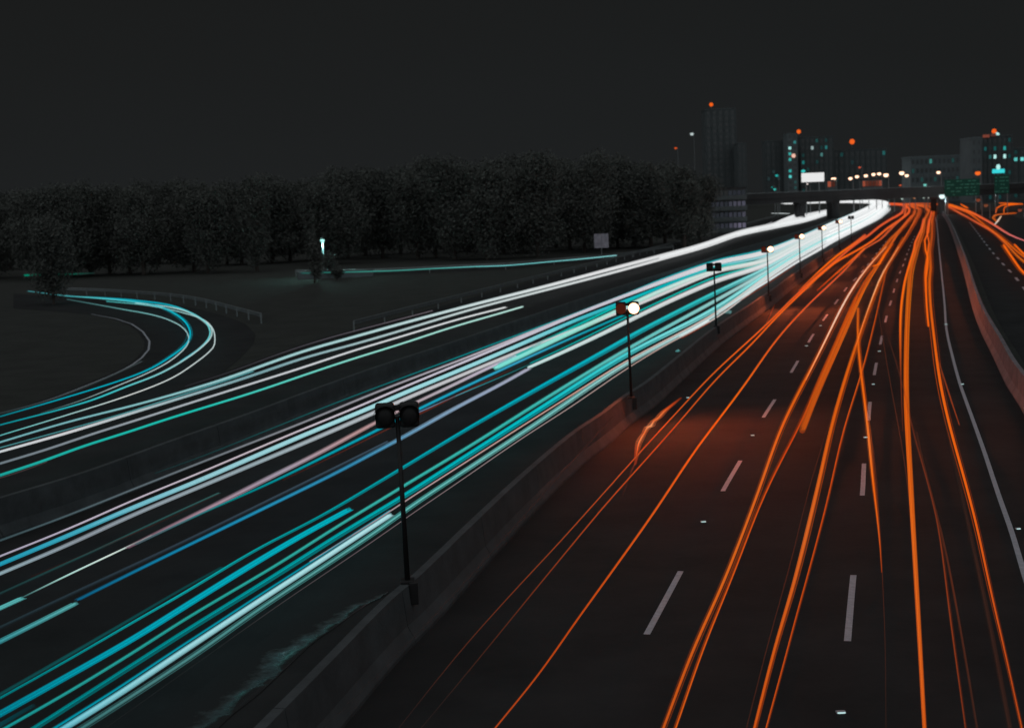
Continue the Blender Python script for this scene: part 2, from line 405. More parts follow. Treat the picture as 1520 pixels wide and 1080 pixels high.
# ================================================================== warning beacons on the median
lensW = emit('beacon_light', (255, 195, 150), 4.0); lensO = emit('beacon_amber', (70, 26, 16), 1.0)
hood_o = M['black']
def beacon(px, py, lit, label, small=False):
    p = at(px, py, 1.0); p.z = 0
    yaw = math.atan2(-p.x, p.y) * .55
    root = empty('warning_beacon', p, math.atan2(-p.x, p.y) if False else -math.atan2(p.x, p.y) , label=label, cat='warning light', group='twin beacons on the median wall')
    b = MB(); b.box((0, 0, 1.03), (.26, .30, .06), .012); b.box((.11, -.2, .84), (.16, .10, .42), .015); b.build('foot', M['black'], root)
    b = MB(); b.cyl((0, 0, 1.05), (-.04, 0, 4.15), .052, .042, 14); b.build('pole', M['black'], root, True)
    b = MB(); b.box((-.04, 0, 4.0), (.5, .06, .07), .01); b.box((-.04, 0, 4.32), (.12, .08, .10), .01); b.build('bracket', M['black'], root)
    for s in (-1, 1):
        x = -.04 + s * .225
        b = MB(); b.box((x, .04, 4.18), (.36, .26, .46), .05)
        # hood: open half tube in front of the lens
        N = 12
        for k in range(N):
            a0 = math.radians(-20 + 220 * k / N); a1 = math.radians(-20 + 220 * (k + 1) / N); r = .215
            q = []
            for r_, y in ((r, -.09), (r, -.27)):
                q.append([(x + r_ * math.cos(a0), y, 4.18 + r_ * math.sin(a0)), (x + r_ * math.cos(a1), y, 4.18 + r_ * math.sin(a1))])
            b.poly([q[0][0], q[0][1], q[1][1], q[1][0]])
        hd = b.build('lamp_housing', M['black'], root)
        l = MB(); l.ball((x, -.10, 4.18), .19, (1, .35, 1), 18)
        on = lit and s == 1
        l.build('lens', lensW if on else (lensO if lit else M['black']), hd, True)
        if on:
            ld = bpy.data.lights.new('beacon_lamp', 'SPOT'); ld.energy = 3100 * lit; ld.color = (1, .15, .04); ld.spot_size = math.radians(158); ld.spot_blend = 1; ld.shadow_soft_size = .15
            lo = bpy.data.objects.new('beacon_lamp', ld); COL.objects.link(lo); lo.parent = root
            lo.location = (x, -.34, 4.1); lo.rotation_euler = (math.radians(-56), 0, math.radians(58))
    return root
words = ['nearest', 'second', 'third', 'fourth', 'fifth', 'sixth', 'seventh', 'eighth']
bpos = [(605,864,0),(937,591,1),(1063,484.5,0),(1141,439,1.7),(1188,406,1.7),(1221,384,1.5),(1246,368,1.4),(1264,357,.0)]
for i, (x, y, l) in enumerate(bpos):
    beacon(x, y, l, [
        'nearest unlit black twin beacon on a tall pole on the median wall',
        'glowing twin beacon on a pole, throwing orange light over the median wall',
        'third twin beacon from the camera, dark heads against bright white trails',
        'fourth twin beacon from the camera, glowing before the white trails',
        'fifth twin beacon from the camera on the median wall, small and lit',
        'sixth twin beacon from the camera on the median wall, small and lit',
        'seventh twin beacon from the camera, small, near the white glare',
        'farthest tiny twin beacon on the median wall beside the white glare'][i])

# ================================================================== vehicle light trails
def tube(bm, lay, ax, P, rad, colr, alpha, n=8):
    rings = []
    for i, p in enumerate(P):
        t = (P[min(i + 1, len(P) - 1)] - P[max(i - 1, 0)]).normalized()
        s = t.cross(Vector((0, 0, 1))).normalized(); u = s.cross(t)
        r = rad[i]; ring = []
        for k in range(n):
            a = 2 * math.pi * k / n
            v = bm.verts.new(p + (s * math.cos(a) + u * math.sin(a)) * r); v[lay] = (*colr[i], alpha[i]); v[ax] = t; ring.append(v)
        rings.append(ring)
    for a, b in zip(rings, rings[1:]):
        for k in range(n): bm.faces.new((a[k], a[(k+1) % n], b[(k+1) % n], b[k]))
def smooth(C, it=14):
    X = [[c[0], c[1]] for c in C]
    for _ in range(it):
        Y = [list(p) for p in X]
        for i in range(1, len(X) - 1):
            if X[i][1] < 420: continue
            for k in (0, 1): Y[i][k] = .5 * X[i][k] + .25 * (X[i-1][k] + X[i+1][k])
        X = Y
    return [(p[0], p[1], c[2]) for p, c in zip(X, C)]
def trail(pts, width, color, label, group, z=.65, alpha=.9, strands=2, ext=0, cat='light trail', step=9, name='light_trail', far=None, seed=None, endfade=False, spread=1.0):
    if ext: pts = ext2(pts, ext)
    if far is not None: pts = list(pts) + farext(far)
    C = smooth(cr(pts, step)) if step == 9 else cr(pts, step)
    rnd = random.Random(len(label) * 31 + int(pts[0][0] * 7 + pts[0][1]))
    bm = bmesh.new(); lay = bm.verts.layers.float_color.new('glow'); ax = bm.verts.layers.float_vector.new('axis')
    P = [at(x, y, z) for x, y, t in C]; o = P[0].copy(); o.z = 0
    T = [t for *_, t in C]
    wr = [key(width, t) * ((.80 if t > .45 else .56 + .53 * t) if z > .7 else .84) / 2 * (p - Vector((0, 0, CAMH))).length / FPX for p, t in zip(P, T)]
    col = [tuple(lin(c) for c in key(color, t)) for t in T]
    def al(a, ph):
        out = []
        for i, t in enumerate(T):
            v = key(alpha, t) * a
            if endfade: v *= min(1, (1 - t) * 12)
            v = min(.995, max(0, v)); out.append(1 - math.sqrt(1 - v))
        return out
    wpx0 = max(width) if isinstance(width, list) else width
    core = wpx0 >= 5.5 and strands >= 2 and z < .7 and max(c[0] for c in col) > .15
    core_k = 1
    if core:
        tube(bm, lay, ax, [p - o + Vector((0, 0, .1 * r)) for p, r in zip(P, wr)], [r * .42 for r in wr], [tuple(min(.88, c * .85 + (.24 * max(cc) if cc[0] > .08 else 0)) for c in cc) for cc in col], al(.9, 0), 8)
    fz = [min(1, max(0, (c[1] - 400) / 160)) if (z > .7 and strands >= 2) else 1 for c in C]
    tube(bm, lay, ax, [p - o for p in P], [r * (.62 + .38 * q) for r, q in zip(wr, fz)], [tuple(c * .85 for c in cc) for cc in col] if core else col, [a * (.35 + .65 * q) for a, q in zip(al(1.0 if strands < 2 else (.80 if strands < 4 else .62), 0), fz)], 8)
    for k in range(min(strands, 3) if z > .7 else (7 if strands >= 3 else (4 if strands == 2 else (2 if strands == 1 else 0)))):
        sd = rnd.choice((-1, 1)) * rnd.uniform(1.2, 2.8 if z > .7 else 4.2); ww = rnd.uniform(.35, .6); Q = []
        for i, p in enumerate(P):
            t = (P[min(i+1, len(P)-1)] - P[max(i-1, 0)]); t.z = 0; t.normalize()
            Q.append(p + Vector((t.y, -t.x, 0)) * sd * wr[i] * min(1, 5 / wpx0) - o)
        tube(bm, lay, ax, Q, [max(.003, ww * (p - Vector((0, 0, CAMH))).length / FPX) for p in P], [tuple(c * .45 if z > .7 else c * .7 + (.12 * max(cc) if .12 < cc[0] <= cc[2] else 0) for c in cc) for cc in col], al(rnd.uniform(.4, .9), 0), 6)
    S_ = [0]
    for i in range(1, len(P)): S_.append(S_[-1] + (P[i] - P[i - 1]).length)
    wpx = key(width, .5)
    for k in range(strands * 2 if strands else 0):
        off = rnd.uniform(-.9, .9) * spread * (1 if k % 3 else 1.25); hz = rnd.uniform(-.4, .5) * spread
        ph, wl, am = rnd.uniform(0, 6.3), rnd.uniform(25, 90), rnd.uniform(.05, .22)
        p2_, w2_ = rnd.uniform(0, 6.3), rnd.uniform(18, 70); Q = []
        for i, p in enumerate(P):
            t = (P[min(i+1, len(P)-1)] - P[max(i-1, 0)]); t.z = 0; t.normalize(); s = Vector((t.y, -t.x, 0))
            o2 = off + (am + .45 * (1 - fz[i])) * math.sin(S_[i] / wl + ph)
            Q.append(p + s * o2 * wr[i] + Vector((0, 0, hz * wr[i])) - o)
        f = min(.5, max(.09, rnd.uniform(.7, 1.6) / max(wpx, 1))); g_ = rnd.choice((.55, .8, 1.25, 1.6))
        A_ = al(rnd.uniform(.4, 1.0), k)
        A_ = [min(.97, a * (1 + .5 * (1 - fz[i]))) * (.72 + .28 * math.sin(S_[i] / w2_ + p2_)) for i, a in enumerate(A_)]
        tube(bm, lay, ax, Q, [max(r * f, .004) for r in wr], [tuple(min(c * g_, .82) for c in cc) for cc in col], A_, 6)
    me = bpy.data.meshes.new(name); bm.to_mesh(me); bm.free(); me.materials.append(M['trail'])
    for f in me.polygons: f.use_smooth = True
    ob = link(name, me); ob.location = o
    return tag(ob, label, cat, group)
TE = (0,160,160); CY = (0,170,190); BL = (20,150,195); PC = (165,225,232); WH = (238,241,242); GR = (120,132,140)
PK = (190,175,190); TG = (30,190,175); DT = (20,85,90); BR = (90,40,32); PT = (120,185,190); WG = (215,235,228)
def farext(s):
    return [(1135 + 2*s, 370 + 50*s), (1187 + 1*s, 351 + 33*s), (1245, 326 + 26*s), (1284 + 6*s, 310 + 20*s), (1298 + 16*s, 303.5 + 7.5*s),
            (1290 + 28*s, 299.6 + 3*s), (1262 + 24*s, 298.4 + 1.6*s), (1232, 299 + .8*s), (1200, 300.2+.6*s), (1166, 301+.6*s)]
GA = 'headlight trails of the oncoming carriageway'
GB = 'headlight trails beyond the dim grey wall'
GL = 'headlight trails on the looping ramp'
GO_ = 'tail light trails of the outbound carriageway'
GS = 'tail light trails on the slip road'
# --- beyond the dim wall
bfar = [(1100,344),(1150,333),(1182,322),(1206,318),(1232,313)]
trail([(0,656),(100,626),(200,601),(275,580),(337,561),(450,521),(525,500),(600,479),(700,452.5),(800,427.5),(900,401),(980,380),(1040,364)]+bfar, [3,3.5,5,5.5,7,8], [(90,160,170),(120,185,190),(170,215,215),WH,WH], 'bright upper white trail beyond the grey wall, running unbroken to the bridge', GB, ext=200, strands=3)
trail([(0,670),(100,642),(175,619),(250,596),(325,573),(375,557),(450,531),(525,511),(600,489),(700,459),(800,433),(900,407),(980,385),(1040,368)]+[(x, y+3) for x, y in bfar], [3.2,5,4.5,4,5,7], [(190,215,220),(225,225,228),(120,170,178),(200,220,220),WH,WH], 'second white trail beyond the grey wall, just under the brightest one', GB, ext=200, strands=4)
trail([(0,664),(100,637),(175,616),(250,592),(325,568),(375,551)], [1.6,2], (80,150,155), 'hairline teal trail between the two upper trails beyond the grey wall', GB, ext=200, strands=1)
trail([(0,687.5),(75,665),(125,647.5),(200,624),(275,600),(380,567),(450,545),(525,520),(600,498),(675,475),(750,456)], [4.5,4,3.6,3], [(75,92,98),(130,140,148),(205,210,215),(225,230,230)], 'grey white trail ending abruptly high beyond the grey wall', GB, ext=200, strands=1)
trail([(0,705),(70,682),(125,661),(175,646),(250,621),(380,581),(450,557),(525,532),(600,509),(675,484),(725,470),(776,455)], [6,4.5,3.5,3], [(15,120,120),(30,170,160),TG,(140,220,205),(190,232,222)], 'turquoise green trail nearest the grey wall, ending abruptly', GB, ext=200, strands=1)
trail([(0,709),(40,697),(70,685)], [3,1.5], (100,80,80), 'faint brownish trail under the turquoise green one at the left edge', GB, ext=200, strands=0, alpha=.5)
trail([(275,573),(345,551),(400,530),(475,505),(550,485),(642,461)], [1.6,2,1.8], [(45,45,50),(80,78,85),(120,110,118)], 'thin dim mauve trail along the outer edge beyond the grey wall', GB, strands=0, alpha=.8)
trail([(980,383),(1040,366),(1100,347),(1150,336),(1200,325),(1232,314.5)], [4,8,9], WH, 'short thick white glare of headlights before the bridge pillar', GB, strands=1, alpha=.97)
trail([(1150,331),(1170,325),(1183,320),(1196,318)], [2,9,8,3], WH, 'burst of white headlight glare at the bend by the bridge', GB, strands=0, alpha=.97)
trail([(1145,316.5),(1160,316.7),(1172,317)], [1,1.6,1], (200,210,210), 'tiny level white trail left of the glare below the bridge', GB, strands=0)
trail([(1128,337),(1138,333),(1146,329)], [1,1.2,1], (150,150,155), 'tiny slanting white trail at the left foot of the bend', GB, strands=0)
# --- loop
trail([(0,618),(95,590.5),(177,565),(221,548),(253,529),(275,511.6),(282.6,497),(278,481.6),(265,469),(240,456),(202,448.4),(151.6,443),(99.5,439),(58,434),(42,432)], [4,2.5,2.2,2.5,3.5,2.2,1.5], [(15,75,80),(10,110,120),CY,CY,CY,(90,200,205),(60,130,135)], 'cyan trail along the inner lane of the looping ramp', GL, ext=150, strands=1, step=5)
trail([(0,613),(63,597),(126,574),(177,552),(210,536)], [5,3,2], [(30,42,45),(48,58,60),(60,70,72)], 'faint grey trail grazing the inner edge of the loop', GL, ext=150, strands=1, alpha=.8)
trail([(99.5,444),(177,458),(233.7,469),(265,481.6),(278,494),(280,507),(271.6,519.5),(250,537),(220,553),(180,570),(120,594),(60,613)], [1.5,1.8,2,1.8,1.2], [(60,100,100),(120,190,190),(190,215,215),(170,190,190),(50,80,80)], 'thin pale trail crossing the inner cyan one in the loop', GL, strands=0, step=5)
trail([(0,630.5),(126,597),(189.5,573),(240,553),(284,527),(311,503.7),(315,491),(310,481.6),(284,464.6),(252.6,455.7),(202,449.5)], [2.5,2.4,2.6,2.2,2], [(15,95,100),(10,140,150),(60,200,205),(190,220,220),(150,210,210)], 'cyan trail on the outer lane of the looping ramp', GL, ext=150, strands=1, step=5)
trail([(99,439.5),(151.6,442),(202,446),(252.6,453),(285,465),(306,479),(312,492),(309,503),(296,517),(268,536)], [1.6,3.0,3,2], [(60,150,155),CY,CY,(110,215,215),CY], 'bright cyan trail hugging the outside of the loop bend', GL, strands=0, step=5)
trail([(0,646),(95,617),(189.5,587),(252.6,562),(290.5,538),(316,516),(319,503.7),(316,488),(303,475),(271.6,464),(221,453.5),(158,447)], [1.8,2,2.2,1.6], [(40,130,130),(110,200,200),(225,228,225),(200,220,220),(70,180,180)], 'thin white trail on the outermost edge of the loop', GL, ext=150, strands=0, step=5)
trail([(36,408.6),(62,407.2),(100,406.8),(140,405.2)], [3.5,3.5,3,2], [(0,120,95),(0,130,105),(15,80,65),(25,45,42)], 'short green teal trail behind the column of dark foliage at far left', 'trails of far roads', strands=1)  # glowing strip stands in for a distant lit wall, its light in the colour
# --- far road
FRT = [(447,405.5),(476,404.6),(578,402),(636,399),(705,395.7),(752,394),(814,388.6),(860,384.6),(915,379)]
trail(FRT, [2,2,1.8,1.8,2], [(25,120,110),(60,165,150),(70,170,160),(120,215,215),(120,210,210),(150,225,225)], 'long thin teal trail on the far road under the tree line', 'trails of far roads', z=.9, strands=0)
# --- upper lanes of the oncoming carriageway
trail([(230,702),(300,677),(400,637),(500,597),(600,559.5),(700,522.5),(800,485),(925,438),(980,415),(1060,387)], [1.8,2.2,2.6,2.6,3], [(24,48,50),(20,90,92),(0,135,140),(0,155,165),(20,180,190),(150,220,220)], 'thin teal trail, uppermost of the oncoming carriageway', GA, strands=0, far=0.0)
trail([(0,802),(100,765),(200,725),(300,685.5),(450,627),(550,585.5),(600,566),(700,528),(800,488),(912,444),(1060,390)], [3,2.6,2.6,3.4,4], [(40,62,66),(75,92,98),(120,125,132),(165,160,170),(210,205,212),WH,WH], 'grey trail second from the top of the oncoming carriageway', GA, ext=150, strands=3, far=.06)
trail([(0,825),(100,785),(200,741),(300,700),(425,647),(525,606),(600,574),(700,532.5),(775,501),(880,457),(1060,393)], [3,2.6,3.5,6,5], [(150,150,175),(190,180,200),(205,190,200),(200,195,212),(205,200,215),WH,WH], 'lilac pink trail above the thick ice blue one', GA, ext=150, strands=3, far=.12)
trail([(0,837),(100,795),(200,752),(300,711),(450,646),(545,607),(600,583),(700,542),(775,510),(850,477),(925,448),(1060,397)], [6,7.5,7,6,5,5], [(0,150,185),(60,180,205),(150,215,225),(170,235,242),(150,230,238),(0,185,200),WH,WH], 'thick ice blue trail passing behind the nearest beacon heads', GA, ext=150, strands=3, alpha=.97, far=.2)
trail([(0,851),(97,810),(200,763),(300,721),(375,689.5),(450,658),(545,617),(600,592.5),(675,561),(735,536),(830,498),(925,461),(1060,405)], [4,5,5.5,4,3.5,5], [(140,185,195),(140,150,160),(150,170,178),(200,200,205),(215,215,215),WH,WH], 'pale grey streaky trail just below the thick ice blue one', GA, ext=150, strands=5, far=.28)
trail([(45,856),(150,812),(250,769),(325,733)], [2,2.2,1.5], [(45,28,26),(60,34,30),(50,34,32)], 'faint rusty trail between the pale grey and pink trails at left', GA, strands=0, alpha=.7)
trail([(0,880),(75,846),(150,812),(250,765),(325,731)], [3,3,2], [(25,45,47),(32,66,66),(50,90,88)], 'dim green grey trail in the lower middle of the upper lanes', GA, ext=150, strands=2, alpha=.75)
trail([(187,813),(250,782),(325,746),(400,708),(475,671),(545,633),(606,602),(675,570),(725,545),(765,528)], [3,5,4.5,3,3.5], [(120,90,105),(165,135,148),(165,155,172),(190,150,150),(185,175,185),(200,190,215)], 'dusty pink trail merging into a thick white one past the beacon', GA, strands=3)
trail([(35,885),(100,853),(187,812),(225,794)], [1.8,2.2,2.2,1.5], [(60,100,100),(170,220,210),(215,235,225),(150,180,170)], 'thin bright mint trail ending short at left centre', GA, ext=0, strands=1)
trail([(200,808),(300,761),(400,717),(500,668),(572,632),(607,614),(675,581),(735,553),(800,523),(925,468)], [3,3,3.6,4,3.5,3], [(0,95,100),(0,135,140),(0,165,180),(20,170,200),(60,165,200),(0,160,170)], 'deep cyan trail passing just under the nearest beacon heads', GA, strands=2)
trail([(420,712),(500,674),(572,638),(640,606),(700,575),(760,548)], [2,2.2,3.5,2], [(60,30,26),(85,40,32),(100,42,30),(70,36,30)], 'rust red trail close under the deep cyan one', GA, strands=0, alpha=.85)
trail([(607,618),(675,588),(735,563),(785,541)], [2,2,1.4], [(120,130,170),(60,140,150),(20,110,110)], 'thin lavender trail right of the nearest beacon heads', GA, strands=0)
trail([(736,546),(800,516),(850,492),(912,464),(975,434),(1060,403)], [8.5,9,9,10,10], [(110,235,220),(170,240,222),(225,235,228),WH,WH], 'thick mint white trail starting abruptly left of the glowing beacon', GA, strands=3, alpha=.98, far=.34)
trail([(739,541),(800,510),(850,486),(912,456),(975,428),(1060,398)], [3.5,4,4,5], [(0,165,160),(0,185,175),(20,190,180),(110,215,205),WH], 'turquoise rim trail over the thick mint white one', GA, strands=1, far=.30)
trail([(785,545),(850,516),(925,480),(980,453),(1060,418)], [6,8,9,10,10,10], [(200,235,232),(225,228,228),WH,WH], 'thick white trail starting abruptly below the mint one', GA, strands=2, alpha=.98, far=.46)
trail([(787,539),(850,510),(925,473),(980,447),(1060,412)], [2.6,3.2,3,4], [(0,150,150),(0,185,175),(40,200,190),WH], 'teal rim trail over the lower thick white one', GA, strands=0, far=.40)
trail([(115,890),(175,860),(275,811),(400,750),(500,701),(575,661),(600,648),(680,603),(735,575),(785,547)], [3.2,3.2,3.6,3.6,4,3], [(15,110,150),BL,(40,165,210),(60,160,205),(150,190,225),(205,205,230)], 'blue trail alone in the dark gap, joining a thick white one', GA, strands=2)
trail([(0,930),(100,883),(262,808),(400,741),(500,692),(575,655)], [4,4.5,3.5], [(26,42,44),(45,58,68),(60,78,92)], 'dim slate trail running just above the blue one', GA, ext=150, strands=1, alpha=.8)
trail([(0,902),(33,887)], [6,6], (95,190,190), 'stubby pale teal trail end at the left edge', GA, ext=150, strands=4, alpha=.85)
trail([(0,952),(56,924),(113,895)], [8,8.5,7.5], [(40,130,140),(60,150,158),(90,175,175)], 'wide pale teal trail end below the stubby one at left', GA, ext=150, strands=6, alpha=.7, spread=.7)
# --- lane next to the median
trail([(0,1035),(100,979),(200,921),(275,878),(380,815),(475,766),(580,704),(600,692),(700,632),(800,575),(927,504),(932,500),(1060,435)], [3,3,4,5,8,7.5,6], [(0,115,120),(0,140,145),(10,175,178),(0,150,155),(0,165,180),(0,175,195),(50,200,200),WH,WH], 'teal trail topping the lane beside the median, broadening with distance', GA, ext=150, strands=4, alpha=.93, far=.58)
trail([(0,1030),(100,973),(200,915),(275,871),(330,841)], [3,3.4,2.2], [(14,70,72),(16,90,92),(14,70,72)], 'dim teal shadow trail over the topmost one beside the median', GA, ext=150, strands=2, alpha=.8)
trail([(0,1059),(100,1003),(200,946),(275,899),(380,834),(450,793),(518,756)], [11,11,10,10,9], [(0,110,130),(0,140,160),(0,165,185),(0,175,195),(0,180,195)], 'broad cyan trail ending bluntly before the nearest beacon pole', GA, ext=150, strands=7, alpha=.95)
trail([(0,1075),(25,1060),(50,1046)], [9,8,6], [(0,90,100),(0,80,88),(10,50,55)], 'short soft teal stub under the broad cyan trail at left', GA, ext=150, strands=1, alpha=.75)
trail([(7,1080),(100,1027),(200,966),(275,918),(380,856),(420,832),(500,781),(579,733),(600,720),(700,660),(800,597),(927,520),(1060,447)], [3.4,3.4,3.4,4.2,4.5,5], [(0,150,155),(40,170,165),(40,175,165),(60,190,180),(60,200,190),(120,220,215),WH,WH], 'narrow teal trail under the broad cyan one, with a pale rim', GA, ext=150, strands=2, far=.68)
trail([(50,1080),(100,1048),(200,984),(275,936),(380,871),(442,832),(500,795),(580,747),(600,735),(700,671),(800,607),(927,527),(1060,459)], [6,6.5,7,6.5,7,7,7], [(0,130,135),(0,125,130),(0,140,145),(0,165,170),(0,190,200),(110,225,225),(150,235,232),WH], 'striped teal trail in the middle of the lane beside the median', GA, ext=150, strands=6, alpha=.92, far=.76)
trail([(460,833),(580,758),(600,744),(700,680),(775,632),(850,585),(927,537),(1060,466)], [2,2.2,2.6,3,3.5], [(150,140,145),(190,160,160),(205,160,145),(215,190,180),WH,WH], 'thin salmon trail pressed under the striped teal one', GA, strands=1, far=.82)
trail([(95,1080),(175,1030),(250,980),(330,927),(380,894),(475,832),(525,799),(579,764)], [11,11,10.5,9.5,8.5], [(20,160,190),(110,205,220),(150,220,228),(165,228,235),(175,235,242)], 'brightest ice blue trail in the lane by the median, stopping at the pole', GA, ext=150, strands=4, alpha=.97)
trail([(84,1078),(175,1021),(250,971),(330,919),(380,886),(475,825),(579,757)], [4,3.5,3,2], (0,150,170), 'cyan rim trail along the top of the brightest ice blue one', GA, ext=150, strands=1, alpha=.9)
trail([(122,1080),(200,1030),(300,964),(380,907),(495,831),(580,774),(600,758),(700,692),(800,626),(927,541),(1060,470)], [6,5,4,4,4.5,5], [(40,100,102),(75,130,130),(80,150,148),(90,185,180),(110,200,195),(190,225,225),WH,WH], 'muted teal trail just above the mauve hairline by the median', GA, ext=150, strands=3, alpha=.85, far=.88)
trail([(100,1120),(300,978),(410,900),(512,831),(581,784),(600,770),(675,719),(775,650),(850,602),(927,549),(1000,505),(1060,475)], [1.4,1.5,1.5,2,2.4,4], [(24,26,27),(30,34,35),(110,95,100),(160,140,140),(190,160,150),WH,WH], 'mauve hairline trail, lowest of the oncoming carriageway', GA, strands=0, alpha=.9, far=.92)
trail([(1010,499),(1051,476)], [4.5,5], [(205,230,230),WH], 'short white trail end left of the third beacon pole', GA, strands=1)
trail([(1012,502),(1053,479)], [2,2.4], (120,50,30), 'short rust trail under the white trail end by the third pole', GA, strands=0)
trail([(1065,463),(1137,419),(1180,391),(1215,371),(1240,356),(1280,335),(1306,321),(1318,311)], [3,3.4,3,5,7,9], [(200,215,215),WH,WH,WH], 'white trail running close along the far median wall', GA, strands=0)
trail([(1066,466),(1137,423),(1180,394)], [1.6,1.8,1], (130,55,35), 'rust trail edging the far white trails above the median wall', GA, strands=0)
for k, s in enumerate((.1, .3, .5, .7, .9)):
    trail([(1060, 395 + 70*s)], 8, WH, ['uppermost', 'upper', 'middle', 'lower', 'lowest'][k] + ' of the five broad white trails merging into the far glare', 'broad white trails merging into the far glare', strands=0, alpha=.97, far=s) if False else \
    trail([(1225, 334 + 28*s)] + farext(s)[2:], [7, 8, 9, 9, 7, 6, 6], (250,252,252), ['uppermost', 'second', 'middle', 'fourth', 'lowest'][k] + ' of the broad white trails fused in the glare before the bridge', GA, strands=0, alpha=.985)

# --- orange tail lights
OR = (255,106,18); OB = (250,112,40); OD = (190,72,18); OM = (150,60,20); DO = (95,42,24); DB = (48,33,28); FK = (235,92,50); WO = (255,200,160)
ZT = .8
def fo(s): # towards the far bend, all tail lights turn left under the bridge
    return [(1362 - 22*s, 304.0 - .3*s), (1348 - 18*s, 303), (1330 - 10*s, 302.8)]
trail([(735,1080),(800,1000),(860,915),(900,860),(974,756),(1033,667),(1078,608),(1113,561),(1150,507),(1197,455),(1250,405),(1284,369),(1306,356),(1327.6,334.5),(1343,320),(1345,311)]+fo(.8), [2.2,2.6,3,3.4,3,2.6,2.6], [(150,60,28),(175,70,28),OD,(215,90,25),OR,FK,FK], 'single orange trail crossing the left lane from the bottom edge', GO_, z=ZT, ext=250, strands=2)
trail([(560,1120),(680,970),(760,880),(830,805),(900,727),(960,660),(1022,593),(1052,560),(1110,507),(1140,480),(1185,434),(1225,400),(1267,365),(1290,348.7),(1306,335.7),(1323,325),(1339,315.5),(1342,308)]+fo(1), [1.5,1.8,2.3,2.4,3,4.5], [(30,27,27),(46,30,28),(105,48,28),(150,66,30),(190,82,34),(235,98,24),FK,FK], 'thin orange trail nearest the median wall', GO_, z=ZT, strands=0, ext=100)
trail([(600,1110),(700,990),(790,880),(860,795),(900,747),(944,698),(1011,623),(1065,560),(1120,507),(1145,478),(1187,437),(1237,392),(1280,367),(1297,356),(1317,339),(1335,327),(1349,315.5),(1350,310)]+fo(.9), [1.5,2,2.8,2.6,3,4.5], [(30,27,27),(42,30,28),(95,44,26),(160,66,28),(190,80,30),(235,98,24),OR,FK], 'second thin orange trail from the median wall', GO_, z=ZT, strands=0, ext=100)
trail([(450,1110),(600,960),(720,830),(800,740),(880,650),(910,618)], [1.5,2,2], [(26,26,26),(34,29,29),(42,30,29),(60,32,28)], 'barely visible brown trail low beside the median wall', GO_, z=ZT, strands=0, alpha=.8)
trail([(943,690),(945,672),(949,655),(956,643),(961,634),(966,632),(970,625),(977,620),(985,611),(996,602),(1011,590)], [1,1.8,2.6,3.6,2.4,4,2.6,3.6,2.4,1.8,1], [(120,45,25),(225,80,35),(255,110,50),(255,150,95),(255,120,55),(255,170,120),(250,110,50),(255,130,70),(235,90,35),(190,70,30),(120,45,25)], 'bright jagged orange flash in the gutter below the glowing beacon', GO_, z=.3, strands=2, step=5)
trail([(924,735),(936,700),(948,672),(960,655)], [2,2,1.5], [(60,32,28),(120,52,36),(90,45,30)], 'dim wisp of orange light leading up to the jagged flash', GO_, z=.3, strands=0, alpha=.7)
trail([(1150,452),(1146,463),(1141,474),(1134,488)], [1.2,2,1.2], (150,62,34), 'small orange spur crossing the two thin trails by the wall', GO_, z=ZT, strands=0)
trail([(1186,431),(1210,408),(1243,379),(1267,362),(1284,349)], [2,2.6,3.5,4,4], [OD,OR,OR,FK], 'orange trail beginning midway among the far left ones', GO_, z=ZT, strands=1)
trail([(1213,431),(1240,407),(1262,388),(1283,369)], [1.6,2.6,3], [OD,OR], 'short orange trail beginning right of the midway one', GO_, z=ZT, strands=1)
trail([(985,1080),(1030,962),(1074,864),(1122,740),(1159,636),(1180,593),(1224,509),(1259,437),(1288.6,398),(1312,369),(1323,354.6),(1335,343),(1357,318),(1359.6,310)]+fo(.6), [5,5.5,6,5,5,5,4], [(205,85,28),(215,90,28),(225,95,25),(245,110,30),(250,112,35),OR,OR,FK], 'brightest orange trail with a pale core in the middle lane', GO_, z=ZT, ext=250, strands=5)
trail([(1003,1080),(1045,960),(1087,856),(1130,745),(1160,682),(1183,640),(1205,590),(1240,512),(1272,440)], [3,3,2.8,3,3], [(225,90,22),(230,95,22),(215,85,22),OD,OD], 'slim orange trail close right of the brightest one', GO_, z=ZT, ext=250, strands=2)
trail([(1191,638),(1215,574),(1243,512),(1274,439),(1306,388),(1322,363),(1338,339),(1353,320)], [18,18,17,15,11,6,4], [(205,88,20),(208,88,20),(220,92,22),(235,95,20),(240,98,22),FK], 'broad flat orange band ending squarely in the middle lane', GO_, z=ZT, strands=7, alpha=.93, spread=.55)
trail([(1296,395),(1305,392),(1313,378),(1325,362)], [3,5,5,3], [OR,OR,OD], 'stubby orange trail tucked beside the broad band far up', GO_, z=ZT, strands=1)
trail([(1120,1080),(1150,962),(1180,860),(1218,705),(1233,637),(1255,560),(1271,511),(1296,439),(1314.6,398.4),(1332,370),(1350,341.6),(1363,319),(1365,311)]+fo(.45), [4,5,5.5,7,6,5,4.5], [(190,75,24),(215,85,24),(235,95,22),OB,OR,OR,FK], 'strong orange trail right of the broad band', GO_, z=ZT, ext=250, strands=4)
trail([(1137,1080),(1163,985),(1180,921),(1203,838),(1228,743),(1252,638),(1281,546),(1306,445),(1318,394),(1340,352)], [2.6,2.8,3,3,2.4,1.8], [(215,85,22),(215,85,22),OD,OD,(210,85,24),OM], 'slender orange trail crossing the left of the dashed line', GO_, z=ZT, ext=250, strands=1)
trail([(1108,1080),(1140,955),(1172,840),(1205,710),(1240,600)], [1.4,1.4,1.3], [(70,36,26),(85,40,26),(80,38,26)], 'hairline dull red trail left of the strong orange one', GO_, z=ZT, ext=250, strands=0, alpha=.8)
